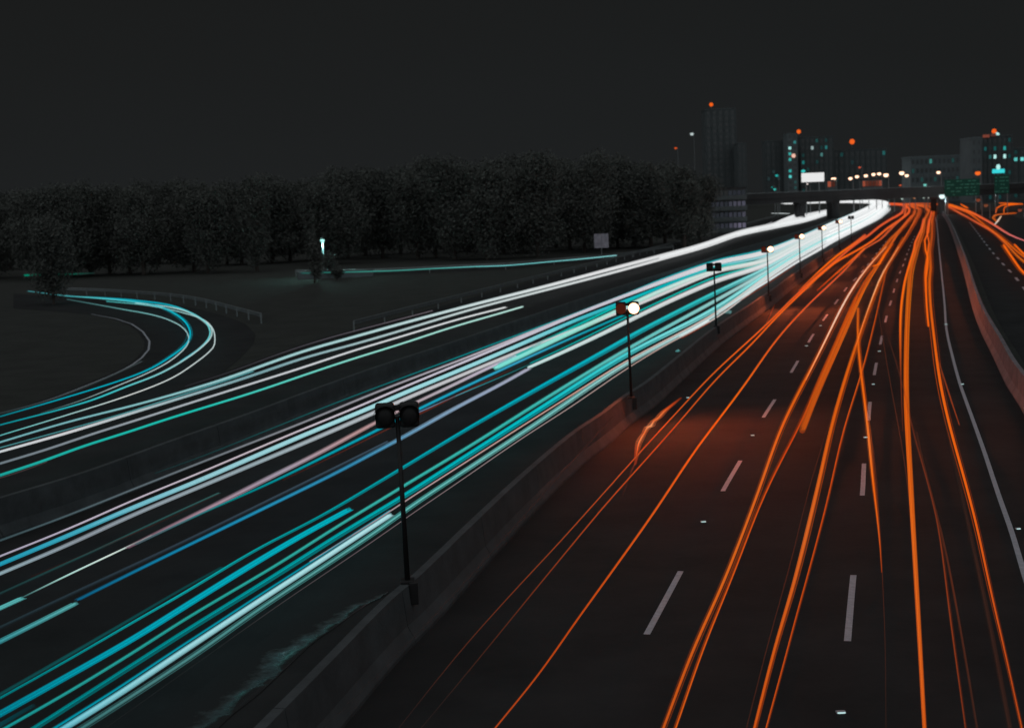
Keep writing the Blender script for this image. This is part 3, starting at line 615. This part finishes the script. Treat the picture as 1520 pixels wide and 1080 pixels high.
trail([(1274,457),(1273,498),(1278,552),(1287,621),(1295,704),(1306,800),(1309,849)][::-1], [1.5,3,4.5,5,4.5,4.5,3], [(150,60,22),(225,95,25),OR,(255,120,50),OR,OR,OR], 'orange spur forking away and ending beside the dashes', GO_, z=ZT, strands=2)
trail([(1315,1080),(1314,960),(1309,840),(1300,700),(1290,620)], [1.3,1.5,1.6,1.5], [(48,30,26),(55,33,26),(80,38,26),(110,48,28)], 'faint brown trail dropping down from the forked spur', GO_, z=ZT, ext=200, strands=0, alpha=.75)
trail([(1372,1080),(1365,955),(1356,800),(1348,656),(1345,600),(1345,520),(1348,442),(1353,400),(1364,360.5),(1370,343),(1372.6,327),(1378.6,313),(1372,307)]+fo(.2), [5,6,6.5,7,8,6,4.5], [(225,85,20),(245,98,22),(250,105,30),(252,108,28),(248,100,18),OR,FK], 'strong upright orange trail right of the middle dashes', GO_, z=ZT, ext=250, strands=5)
trail([(1340,640),(1337,560),(1336,486),(1337,445),(1347.8,399.6),(1357,369),(1358.4,360),(1368,339),(1371,325)], [1.6,2,3.5,4,4,3.5], [(80,38,26),(120,50,26),OR,OR,FK], 'orange trail ending left of the upright one', GO_, z=ZT, strands=1)
trail([(1517,1080),(1496,985),(1469,868),(1450,780),(1430,704),(1410,633),(1394,560),(1389,518),(1381,450),(1378,430),(1382,400),(1381,375),(1384,351),(1384.5,327),(1387,314),(1380,306)]+fo(0), [1.8,2,2.4,3.5,4.5,5,4.5,3.5], [(240,95,20),(205,82,22),(190,75,24),(225,90,24),OR,OR,OR,FK], 'orange trail in the right lane, thinning to the bottom corner', GO_, z=ZT, ext=250, strands=2)
trail([(1378,484),(1373,426),(1376,400),(1377,381),(1374,372),(1372.6,357),(1378,344),(1380,327),(1383,314)], [4,4,4,3.5,3,3], [OR,OR,OR,FK], 'wavering orange trail ending left of the right lane one', GO_, z=ZT, strands=1)
trail([(1374,440),(1373,405),(1377,377),(1379,360),(1376,345),(1379,325)], [3,3,2.5,2], [OD,OR,FK], 'looser orange strand weaving through the right lane trails', GO_, z=ZT, strands=0)
trail([(1424,630),(1412,595),(1401,560),(1393,535)], [3,3,2], [(130,55,28),(140,58,28),(110,48,26)], 'short dull orange trail ending right of the right lane one', GO_, z=ZT, strands=0)
trail([(1433,1080),(1411,921),(1392,777),(1372,698),(1353,632),(1340,570),(1318,500)], [2,2.4,3,3,2], [(165,64,28),(120,50,26),(135,56,26),(110,48,28),(60,34,28)], 'dim orange trail slanting across the right lane', GO_, z=ZT, ext=250, strands=1, alpha=.8)
trail([(1450,1080),(1430,960),(1410,850),(1395,780),(1376,712),(1360,640)], [4,4,4,3], [(40,29,26),(60,34,26),(90,42,26),(60,34,26)], 'very faint wide brown trail in the right lane', GO_, z=ZT, ext=250, strands=1, alpha=.6)
trail([(1499,1080),(1469,925),(1440,790),(1418,690),(1400,610)], [9,9,8,6], [(46,31,27),(60,34,26),(62,36,28),(40,29,26)], 'faint broad brown trail at the far right lane edge', GO_, z=ZT, ext=250, strands=2, alpha=.55)
trail([(1371,1080),(1363,955),(1353,800),(1345,700),(1320,560),(1306,476),(1300,439)], [1.4,1.4,1.6,2,1.6], [(80,55,50),(62,40,34),(70,40,30),(80,40,28),(70,36,26)], 'hairline brown trail just left of the strong upright one', GO_, z=ZT, ext=250, strands=0, alpha=.85)
trail([(1330,303.2),(1352,302),(1376,302.4),(1398,303.5)], [3,3.5,4.5,5], [FK,FK,(220,95,50),(220,95,50)], 'level orange trail under the bridge left of its white lamp', GO_, z=ZT, strands=2)
trail([(1352,296.6),(1361,295.6),(1372,296)], [1,1.8,1], (190,80,30), 'tiny level orange trail in the shadow below the bridge', GO_, z=ZT, strands=0)
trail([(1196,564),(1210,535),(1224,508),(1242,470),(1259,436),(1275,414),(1288,397),(1303,380),(1316,366)], [1.5,2.6,3,3,2.2,1.2], [(250,140,80),(255,205,170),(255,225,205),(255,205,175),(250,150,100)], 'thin pale peach streak of light inside the brightest orange trail', GO_, z=.86, strands=0)
trail([(1270,514),(1282,477),(1296,437),(1312,402),(1324,383),(1334,366)], [1.2,1.8,2.2,1.8,1.2], [(250,120,50),(250,150,90),(255,195,150),(250,150,90)], 'thin pale streak inside the strong orange trail right of the band', GO_, z=.86, strands=0)
# --- slip road at right
trail([(1560,372),(1520,357),(1498,348),(1474,333),(1443,316),(1424,309),(1408,304)], [2,2,3,3.5,5], [(215,110,110),(215,110,110),FK,OR], 'rosy trail, uppermost on the slip road', GS, z=ZT, strands=1)
trail([(1565,410),(1520,381),(1489,355),(1459,332),(1437,316),(1408,306)], [4,4,4,5], [OR,OR,OR,FK], 'strong orange trail in the middle of the slip road', GS, z=ZT, strands=2)
trail([(1570,420),(1520,388),(1478,347),(1450,330),(1425,316),(1408,307)], [3,3,3,3], [OR,OR,FK,FK], 'second strong orange trail on the slip road', GS, z=ZT, strands=2)
trail([(1575,445),(1520,405),(1503,383),(1490,364)], [3,4,4], OR, 'lowest orange trail on the slip road', GS, z=ZT, strands=1)
trail([(1560,408),(1520,377),(1506,363)], [3,4,3], OR, 'short orange trail end high on the slip road', GS, z=ZT, strands=1)
trail([(1426,303),(1431,306),(1437,309)], [2.5,3,2], OR, 'tiny orange dash above the start of the slip road', GS, z=ZT, strands=0)
trail([(1479,329),(1474,323),(1477,319.5),(1490,317.5),(1507,316)], [3,4,4.5,5,4], [OR,OB,OB,OR], 'hooked orange trail at the crossing beyond the slip road', GS, z=ZT, strands=2, step=4)
trail([(1478,316),(1479.5,309),(1486,305),(1506,302.5)], [2,2,2.2,2], OR, 'square bent orange trail at the crossing', GS, z=ZT, strands=0, step=4)
trail([(1490,316),(1491,308),(1498,304.5),(1512,303)], [2,2,2.2,2], OR, 'second square bent orange trail at the crossing', GS, z=ZT, strands=0, step=4)
trail([(1483,301.5),(1500,302),(1518,303)], [2,2.2,2], OR, 'level orange trail above the bent ones at the crossing', GS, z=ZT, strands=0, step=4)
trail([(1476,334),(1481,328),(1486,321)], [2,3,2], [(230,225,220),WO], 'short dotted white trail cutting through the hooked orange one', GS, z=ZT, strands=0, step=4)

# ================================================================== bridge
BY = 400.0
br = empty('road_bridge', (130, BY, 0), label='dark low road bridge crossing the motorway ahead of the city', cat='bridge')
x0, x1 = 66, 420
b = MB(); b.box(((x0+x1)/2 - 130, 5, 5.9), (x1-x0, 10, 1.9)); b.build('deck', M['concrete_dark'], br)
for yy in (-.15, 10.15):
    b = MB(); b.box(((x0+x1)/2 - 130, yy, 7.1), (x1-x0, .3, 1.5)); b.build('parapet', M['concrete_dark'], br)
b = MB(); b.cyl((x0-130, -.15, 7.97), (x1-130, -.15, 7.97), .07, n=8)
for k in range(100): b.box((x0 - 130 + 1.7 + k * 3.4, -.15, 7.9), (.06, .06, .12))
b.build('handrail', M['metal'], br)
def at_x(px, d): return atd(px, 290, d).x
for px in (1192, 1242, 1399, 1560):
    b = MB(); X = at_x(px, BY) - 130
    for yy in (1.5, 8.5): b.cyl((X, yy, 0), (X, yy, 4.95), .8 if px != 1242 else 1.0, n=16)
    b.box((X, 5, 4.7), (2.0, 9.0, .5), .05)
    b.build('pier', M['concrete_dark'], br)
# abutment
b = MB(); b.box((x0 - 130 - 4, 5, 3.4), (8, 10.4, 6.8)); b.build('abutment', M['concrete_dark'], br)
em = MB(); em.poly([(x0-8, BY-1, 6.7), (x0-8, BY+11, 6.7), (-260, BY+30, 6), (-260, BY+18, 6)])
em.poly([(x0-8, BY-1, 6.7), (-260, BY+18, 6), (-260, BY+4, 0), (x0-8, BY-14, 0)])
em.poly([(x0-8, BY+11, 6.7), (x0-8, BY+25, 0), (-260, BY+44, 0), (-260, BY+30, 6)])
em.poly([(x0-8, BY-1, 6.7), (x0-8, BY-14, 0), (x0-8, BY+25, 0), (x0-8, BY+11, 6.7)])
tag(em.build('embankment', M['grass']), kind='structure')

# ================================================================== city lights
def pz(x, y, Y): return atd(x, y, Y)
def street_lamp(px, py, d, rgb, label, r=.55, base=0.0, s=1.0, group=None, arm=.9, light=0):
    p = pz(px, py, d); h = p.z - base
    root = empty('street_lamp', (p.x, p.y, base), label=label, cat='street lamp', group=group)
    b = MB(); b.cyl((arm, 0, 0), (arm, 0, h + .3), .13, .08, 8); b.cyl((arm, 0, h + .28), (0, 0, h + .45), .06, n=6); b.build('pole', M['metal'], root)
    b = MB(); b.box((0, 0, h + r * .55 + .12), (r * 1.7, r * 1.2, .24), .05); b.build('lamp_head', M['black'], root)
    b = MB(); b.ball((0, 0, h), r, (1, .8, .8), 14); b.build('lamp_glass', emit('lamp_glow', rgb, s), root, True)
    if light:
        ld = bpy.data.lights.new('lamp_light', 'POINT'); ld.energy = light; ld.color = tuple(lin(c) for c in rgb); ld.shadow_soft_size = .4
        lo = bpy.data.objects.new('lamp_light', ld); COL.objects.link(lo); lo.parent = root; lo.location = (0, -.2, h - r - .3)
    return root
WL = (255,205,172)
row = [(1237.3,266),(1233,271.2),(1262.3,265),(1272,262.3),(1285.2,261),(1296.6,259),(1305,258),(1315,260),(1338.5,257),(1346,260.7),(1393,256)]
names = ['first white street lamp right of the bright billboard', 'dimmer lamp just under the first one right of the billboard', 'second lamp of the row beyond the bridge', 'third lamp of the row beyond the bridge',
 'fourth lamp of the row beyond the bridge', 'fifth lamp of the row, start of a close pair', 'sixth lamp of the row, right of the close pair', 'brightest orange tinged lamp ending the row of seven', 'bright lamp standing alone right of the row', 'small lamp hard against the bright lone lamp', 'single white lamp before the pale wide block']
for (x, y), nm in zip(row, names):
    street_lamp(x, y, 470, WL if y != 271.2 else (235,150,110), nm, r=.8 if nm.startswith(('bright', 'first')) else .62, group='street lamps of the city beyond the bridge', s=2.4)
street_lamp(1451.5, 257, 455, (250,110,40), 'big orange street lamp left of the tall right block', r=.9)
street_lamp(1398.5, 291.5, 392, (225,250,250), 'bright cold white lamp hanging at the bridge pier', r=.85, s=1.2, arm=.95, light=900)
street_lamp(478.5, 357, 172, (170,245,235), 'lone cold white lamp by the bushes on the far left road', r=.27, s=1.2, arm=.02, light=900)
street_lamp(1373, 274.5, 470, (120,215,200), 'small greenish lamp over the bridge deck', r=.5)
street_lamp(1336.5, 275, 470, (190,85,55), 'small dull red lamp over the bridge deck', r=.4)
street_lamp(1276, 248.5, 560, (200,85,60), 'dim red lamp above the row of street lamps', r=.5)
street_lamp(1484.5, 199.5, 700, (150,235,230), 'cold white floodlight above the roof of the right block', r=1.0) if False else None
for (x, y, c, r, nm) in [(1339,295,(190,215,205),.35,'leftmost of the small lights below the bridge'),(1357,294,(200,130,90),.3,'amber one of the small lights below the bridge'),(1371,293.5,(170,190,180),.3,'third of the small lights below the bridge'),(1380,293,(220,230,220),.45,'brightest of the small lights below the bridge'),(1266,296,(190,220,215),.35,'small white light over the white glare'),(1326,294,(150,160,160),.3,'dim light at the right end of the white glare')]:
    street_lamp(x, y, 430, c, nm, r=r, arm=.35)
for x, y, c, nm in [(1452,297,(120,60,40),'dull brown lamp under the large green sign'),(1463.5,305,(115,65,45),'dull brown lamp between the slip road and the crossing'),(1514,312,(120,60,45),'dull reddish lamp at the right edge above the slip road')]:
    street_lamp(x, y, 330, c, nm, r=.5)
street_lamp(1150, 281, 480, (60,190,180), 'small teal lamp over the left end of the bridge', r=.45)
street_lamp(1146, 278, 485, (30,120,115), 'faint teal lamp beside the small teal one', r=.35)
street_lamp(1153, 260.5, 560, (40,170,165), 'teal lamp low in front of the left city block', r=.6)
street_lamp(1020, 266, 600, (15,75,70), 'very dim teal lamp over the low block of flats', r=.6)
street_lamp(1027, 199, 640, (190,205,205), 'white light high left of the tall tower', r=.8)
street_lamp(1003, 220, 640, (215,85,35), 'orange light high left of the tall tower', r=.6)
street_lamp(1198, 273, 450, (235,220,215), 'small lamp hanging under the bright billboard', r=.35)

# billboard
p = pz(1206.5, 263.3, 440); root = empty('billboard', (p.x, 440, 0), label='glowing white rectangular billboard above the bridge', cat='billboard')
h = p.z; b = MB(); b.box((0, 0, h), (7.0, .25, 2.75), .12); b.build('lit_panel', emit('billboard_light', (232,232,232)), root)
b = MB(); b.box((0, .35, h), (7.3, .4, 3.05), .1); b.build('frame', M['black'], root)
b = MB(); b.cyl((-2, .4, 0), (-2, .4, h), .18, n=10); b.cyl((2, .4, 0), (2, .4, h), .18, n=10); b.build('post', M['metal'], root)
b = MB(); b.ball((-2.9, 0, h + 2.0), .55, (1.2, .5, .8)); b.build('teal_light', emit('teal_light', (60,200,195)), root)
# green road signs in front of the bridge
def road_sign(xa, ya, xb, yb, d, label, rows):
    c = pz((xa+xb)/2, (ya+yb)/2, d); w = (xb-xa)/FPX*d; hh = (yb-ya)/FPX*d
    root = empty('road_sign', (c.x, d, 0), label=label, cat='road sign', group='green signs over the road')
    b = MB(); b.box((0, 0, c.z), (w, .12, hh), .04); b.build('sign_panel', M['green'], root)
    rd = random.Random(int(xa)); t = MB()
    for k in range(rows):
        z = c.z + hh * (.38 - .78 * k / (rows - 1 if rows > 1 else 1)); x = -w * .43
        while x < w * .40:
            l = rd.uniform(.35, 1.1) * w * .12
            if rd.random() < .78: t.box((x + l/2, -.08, z + rd.uniform(-.03, .03)), (l, .03, hh * .055))
            x += l + w * rd.uniform(.02, .06)
    t.build('lettering', M['sign_text'], root)
    b = MB()
    for s in (-1, 1): b.cyl((s*w*.4, .25, 0), (s*w*.4, .25, c.z + hh*.3), .14, n=8)
    b.build('post', M['metal'], root)
road_sign(1402, 266, 1454, 291, 385, 'wide green road sign with faint lines of text before the bridge', 5)
road_sign(1476, 260, 1498, 287, 385, 'narrow green road sign under the cyan lit box', 5)
p = pz(1482, 254, 600); root = empty('shop_sign', (p.x, 600, 0), label='glowing cyan box sign with a white lamp on top, right block', cat='sign')
b = MB(); b.box((0, 0, p.z), (5.2, .5, 1.7), .2); b.build('lit_box', emit('cyan_sign', (60,215,220)), root)
b = MB(); b.ball((-.1, -.1, p.z + 1.7), 1.0, (.9, .6, 1.15)); b.build('lamp_glass', emit('sign_lamp', (185,245,240)), root, True)
b = MB(); b.cyl((0, .4, 0), (0, .4, p.z), .2, n=8); b.build('post', M['metal'], root)
# grey panel at the far road
p = pz(892.5, 357.5, 186); root = empty('sign_board', (p.x, 186, 0), label='pale mauve grey board on a post beside the far road', cat='sign')
b = MB(); b.box((-.47, 0, p.z), (.92, .08, 1.85), .03); b.box((.48, 0, p.z), (.92, .08, 1.85), .03); b.build('panel', mat('mauve_panel', (.34,.32,.38), .5, .45, 1.2), root)
b = MB(); b.cyl((0, .08, 0), (0, .08, p.z + .8), .05, n=8); b.build('post', M['metal'], root)

# ================================================================== buildings
litc = {}
def lit(rgb):
    if rgb not in litc: litc[rgb] = emit('lit_window', rgb)
    return litc[rgb]
def building(xa, xb, yt, d, label, cols, rows, wall='facade', litlist=(), depth=16, step=None, z0=0, beacon_=None, winf=.5, dimlit=.12, dimcol=(38,70,70)):
    rd = random.Random(int(xa * 3 + yt))
    A = pz(xa, (yt+285)/2, d); B = pz(xb, (yt+285)/2, d); T = pz((xa+xb)/2, yt, d)
    w = B.x - A.x; H = T.z; cx = (A.x + B.x) / 2
    root = empty('apartment_block', (cx, d, 0), label=label, cat='building')
    b = MB(); b.box((0, depth/2, H/2), (w, depth, H)); 
    if step:  # lift house on the roof
        b.box((step[0]*w, depth*.4, H + step[1]/2), (w*step[2], depth*.4, step[1]))
    b.build('wall', M[wall], root)
    b = MB(); b.box((0, depth/2, H+.35), (w+.5, depth+.5, .7)); b.build('roof', M[wall], root)
    # pilaster strips between bays
    b = MB()
    for k in range(cols + 1): b.box((-w/2 + w*k/cols, -.18, H/2), (.35, .36, H-.2))
    b.build('pilaster', M[wall], root)
    fh = H / rows; lk = {}
    for r in range(rows):
        for c in range(cols):
            x = -w/2 + w*(c+.5)/cols; z = fh*(r+.55)
            q = pz(0, 0, 1)
            m = M['glass']
            if rd.random() < dimlit: m = lit(dimcol)
            for (lx, ly, rgb) in litlist:
                P = pz(lx, ly, d)
                if abs(P.x - cx - x) <= w/cols/2 and abs(P.z - z) <= fh/2: m = lit(rgb)
            b = MB(); b.box((x, -.05, z), (w/cols*winf, .14, fh*.48)); b.build('window', m, root)
    if beacon_:
        (bx, by, rgb, rr) = beacon_; P = pz(bx, by, d)
        zt = H + .6
        b = MB(); b.cyl((P.x-cx, depth*.3, zt), (P.x-cx, depth*.3, max(P.z, zt+.5)), .12, n=6); mast = b.build('mast', M['metal'], root)
        b = MB(); b.ball((P.x-cx, depth*.3, max(P.z, zt+.6)), rr, n=12); b.build('roof_light', emit('roof_light', rgb, 1.0), mast, True)
    return root
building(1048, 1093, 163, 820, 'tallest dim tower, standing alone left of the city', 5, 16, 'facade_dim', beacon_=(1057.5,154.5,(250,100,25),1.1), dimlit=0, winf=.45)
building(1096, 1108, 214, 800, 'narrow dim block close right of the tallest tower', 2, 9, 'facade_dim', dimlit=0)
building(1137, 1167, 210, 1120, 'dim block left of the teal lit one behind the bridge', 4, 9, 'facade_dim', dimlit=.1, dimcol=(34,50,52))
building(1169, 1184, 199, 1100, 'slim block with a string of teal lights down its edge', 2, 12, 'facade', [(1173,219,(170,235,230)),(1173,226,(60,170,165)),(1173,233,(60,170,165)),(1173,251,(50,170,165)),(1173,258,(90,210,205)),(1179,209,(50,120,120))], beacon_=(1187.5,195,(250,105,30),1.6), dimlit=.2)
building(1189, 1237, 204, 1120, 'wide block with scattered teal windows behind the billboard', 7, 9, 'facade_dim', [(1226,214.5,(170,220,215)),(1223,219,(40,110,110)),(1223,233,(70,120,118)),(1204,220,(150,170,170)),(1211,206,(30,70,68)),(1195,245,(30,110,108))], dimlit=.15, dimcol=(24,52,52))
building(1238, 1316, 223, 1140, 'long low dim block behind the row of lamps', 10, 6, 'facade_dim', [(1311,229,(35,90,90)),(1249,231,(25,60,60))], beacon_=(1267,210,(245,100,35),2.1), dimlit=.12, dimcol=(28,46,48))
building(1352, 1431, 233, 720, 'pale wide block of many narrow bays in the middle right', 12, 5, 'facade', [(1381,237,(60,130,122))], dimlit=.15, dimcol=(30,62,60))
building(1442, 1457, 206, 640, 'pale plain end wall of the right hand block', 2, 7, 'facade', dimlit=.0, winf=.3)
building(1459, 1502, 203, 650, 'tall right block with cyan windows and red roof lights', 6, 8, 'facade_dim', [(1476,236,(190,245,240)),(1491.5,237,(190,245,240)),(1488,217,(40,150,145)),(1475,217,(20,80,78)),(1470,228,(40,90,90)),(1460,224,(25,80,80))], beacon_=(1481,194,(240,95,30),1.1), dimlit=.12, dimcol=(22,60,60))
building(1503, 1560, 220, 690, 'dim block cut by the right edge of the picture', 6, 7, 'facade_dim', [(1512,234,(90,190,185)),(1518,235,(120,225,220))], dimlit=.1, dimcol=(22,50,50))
def roof_lamp(px, py, d, rgb, r, label):
    p = pz(px, py, d); T = pz(px, py + 8, d)
    root = empty('roof_lamp', (p.x, p.y + 4, T.z - .5), label=label, cat='lamp')
    b = MB(); b.cyl((0, 0, 0), (0, 0, p.z - T.z + .5), .12, n=6); b.build('pole', M['metal'], root)
    b = MB(); b.ball((0, 0, p.z - T.z + .5), r, (1, .8, 1)); b.build('lamp_glass', emit('roof_lamp_glow', rgb), root, True)
roof_lamp(1484.5, 199.5, 650, (190,245,240), 1.1, 'cold white lamp on the roof of the tall right block')
roof_lamp(1179.5, 231, 1095, (245,190,170), 1.6, 'warm white lamp on the slim block with teal lights')
b = MB(); p = pz(1461, 201.5, 652); b.box((0, 0, 0), (3.0, .5, 1.3), .1); o = b.build('roof_sign', lit((120,62,50))); o.location = (p.x, 649.4, p.z - .3); tag(o, 'dim reddish sign along the roof edge, left one', 'sign')
b = MB(); p = pz(1472, 199, 652); b.box((0, 0, 0), (2.4, .5, 1.3), .1); o = b.build('roof_sign', lit((85,50,44))); o.location = (p.x, 649.4, p.z - .5); tag(o, 'fainter reddish sign along the roof edge, right one', 'sign')
# low block of flats with mauve lit balconies
def flats(xa, xb, ya, yb, d, label, cols, rows, seed, br_):
    rd = random.Random(seed); A = pz(xa, 300, d); B = pz(xb, 300, d); w = B.x - A.x; cx = (A.x+B.x)/2
    z1 = pz((xa+xb)/2, ya, d).z; 
    root = empty('apartment_block', (cx, d, 0), label=label, cat='building')
    b = MB(); b.box((0, 6, z1/2), (w, 12, z1)); b.build('wall', M['facade_dim'], root)
    b = MB(); b.box((0, 6, z1+.2), (w+.4, 12.4, .4)); b.build('roof', M['concrete_dark'], root)
    fh = z1/rows
    for r in range(rows):
        b = MB(); b.box((0, -.75, fh*(r+.04)+.1), (w, 1.5, .18)); b.box((0, -1.45, fh*(r+.04)+.55), (w, .06, .75)); b.build('balcony', M['facade_dim'], root)
        for c in range(cols):
            x = -w/2 + w*(c+.5)/cols; v = br_(r, c) * rd.uniform(.6, 1.25)
            m = lit((int(30 + 62*v), int(34 + 55*v), int(38 + 68*v))) if v > .12 else M['glass']
            b = MB(); b.box((x, -.05, fh*(r+.62)), (w/cols*.72, .14, fh*.5)); b.build('window', m, root)
flats(1055, 1107, 281, 321, 300, 'low block of flats with mauve lit windows left of the bridge', 8, 4, 4, lambda r, c: [.9, .5, .6, .2][r] * (.35 if c < 4 else 1))
flats(1006, 1045, 279, 321, 305, 'darker low block of flats further left, faintly lit', 6, 4, 9, lambda r, c: [.4, .15, .2, .25][r])
# small lit kiosks standing on the bridge deck
for xa, xb, yt, nm in [(1228,1240,267.5,'small orange lit kiosk on the bridge under the first lamps'),(1280,1309,266.5,'long orange lit kiosk on the bridge under the row of lamps')]:
    A = pz(xa, 272, 404); B = pz(xb, 272, 404); w = B.x-A.x; zt = pz((xa+xb)/2, yt, 404).z; h = zt - 6.85
    root = empty('kiosk', ((A.x+B.x)/2, 404, 6.85), label=nm, cat='kiosk')
    b = MB(); b.box((0, 1.5, h/2), (w, 3, h)); b.build('wall', M['facade'], root)
    b = MB(); b.box((0, 1.5, h+.1), (w+.4, 3.4, .2)); b.build('roof', M['concrete_dark'], root)
    n = max(2, int(w/.9))
    for c in range(n):
        k = random.uniform(.4, 1.15)
        b = MB(); b.box((-w/2 + w*(c+.5)/n, -.05, h - 1.1), (w/n*.8, .14, 1.5)); b.build('window', lit((int(120*k+20), int(58*k+12), int(40*k+12))), root)

# ================================================================== trees
def crown_mesh(seed, w, h0, h1, n=2600, leaf=.42, lobes=9):
    rd = random.Random(seed); L = []
    for k in range(lobes):
        a = rd.uniform(0, 6.28); r = rd.uniform(0, w*.32); z = rd.uniform(h0 + (h1-h0)*.2, h1 - (h1-h0)*.18)
        s = 1 - .55 * abs((z-h0)/(h1-h0) - .42); L.append((r*math.cos(a)*s, r*math.sin(a)*s, z, w*rd.uniform(.2, .34)*s, (h1-h0)*rd.uniform(.14, .24)))
    v = []; f = []
    for i in range(n):
        c = rd.choice(L); d = Vector((rd.gauss(0, 1), rd.gauss(0, 1), rd.gauss(0, 1))).normalized() * (rd.random() ** .4) * rd.uniform(.8, 1.15)
        p = Vector((c[0] + d.x*c[3], c[1] + d.y*c[3], c[2] + d.z*c[4]))
        u = Vector((rd.gauss(0, 1), rd.gauss(0, 1), rd.gauss(0, 1))).normalized(); t = u.orthogonal().normalized(); w2 = u.cross(t)
        s = leaf * rd.uniform(.5, 1.2); k = len(v)
        v += [p + t*s, p + w2*s*.6, p - t*s, p - w2*s*.6]; f.append((k, k+1, k+2, k+3))
    me = bpy.data.meshes.new('crown'); me.from_pydata(v, [], f); me.materials.append(M['leaf']); return me
def trunk_mesh(seed, h, r):
    rd = random.Random(seed); b = MB(); b.cyl((0, 0, 0), (.1, 0, h*.45), r, r*.7, 8); b.cyl((.1, 0, h*.45), (-.1, .1, h*.8), r*.7, r*.3, 8)
    for k in range(5):
        a = rd.uniform(0, 6.28); z = h*rd.uniform(.3, .6); l = h*.25
        b.cyl((0.05, 0, z), (l*math.cos(a), l*math.sin(a), z + l*.9), r*.4, r*.12, 6)
    return b.mesh('trunk', M['bark'])
protos = [(crown_mesh(s, w, .0, 14, 20000, .2, lb * 2), trunk_mesh(s, 13, .28)) for s, w, lb in ((1, 11, 12), (2, 9, 10), (3, 12, 14), (4, 7, 9), (5, 10, 11))]
sky = [(-200,290),(0,287),(25,284),(50,274),(90,268),(105,270),(118,280),(140,275),(200,273),(265,264),(300,270),(400,262),(440,262),(460,253),(540,246),(600,238),(730,234),(780,225),(830,230),(900,233),(980,237),(1010,245),(1040,262)]
def skyline(x):
    for (a, ya), (c, yc) in zip(sky, sky[1:]):
        if a <= x <= c: return ya + (yc-ya)*(x-a)/(c-a)
    return 262
rd = random.Random(11); x = -190; i = 0
while x < 1045:
    d = rd.uniform(196, 250); cm, tm = protos[i % 5]; p = pz(x, skyline(x) + rd.uniform(-2, 5), d)
    s = p.z / 13.6
    t = empty('tree', (p.x, d, 0), rd.uniform(0, 6.28), label='dark leafy tree in the unlit tree line behind the left roads', cat='tree', group='trees of the dark tree line')
    t.scale = (s*rd.uniform(.95, 1.2), s*rd.uniform(.95, 1.2), s)
    link('crown', cm, t); link('trunk', tm, t)
    x += rd.uniform(20, 30); i += 1
# dark column of foliage hiding the loop at far left
p = at(80, 452); t = empty('columnar_tree', (p.x, p.y, 0), label='dark column shaped tree hiding part of the loop at far left', cat='tree')
link('crown', crown_mesh(21, 5.2, .0, 9, 9000, .15, 46), t); link('trunk', trunk_mesh(21, 7, .14), t)
p = at(467, 420); t = empty('small_tree', (p.x, p.y, 0), label='small dark tree just left of the lone far lamp', cat='tree')
link('crown', crown_mesh(22, 2.4, .2, 6.5, 2200, .16, 10), t); link('trunk', trunk_mesh(22, 5, .1), t)
def bush(px, py, s, seed, label):
    p = at(px, py); t = empty('bush', (p.x, p.y, 0), label=label, cat='bush'); 
    link('foliage', crown_mesh(seed, 2.6*s, .1, 2.4*s, 1500, .12, 8), t); link('stem', trunk_mesh(seed, 1.5*s, .05), t)
bush(489, 413, 1.5, 31, 'bush faintly lit by the lone lamp at its right')
bush(500, 416, .8, 32, 'low shrub right of the lamp lit bush')
# low wall by the lone lamp, lit by it
p = at(478, 414); w_ = MB(); w_.box((0, 0, .45), (9, .25, .9), .02); o = w_.build('low_wall', M['facade']); o.location = (p.x + 1.5, p.y + 1.0, 0)
tag(o, 'low pale wall at the foot of the lone far lamp', 'wall')
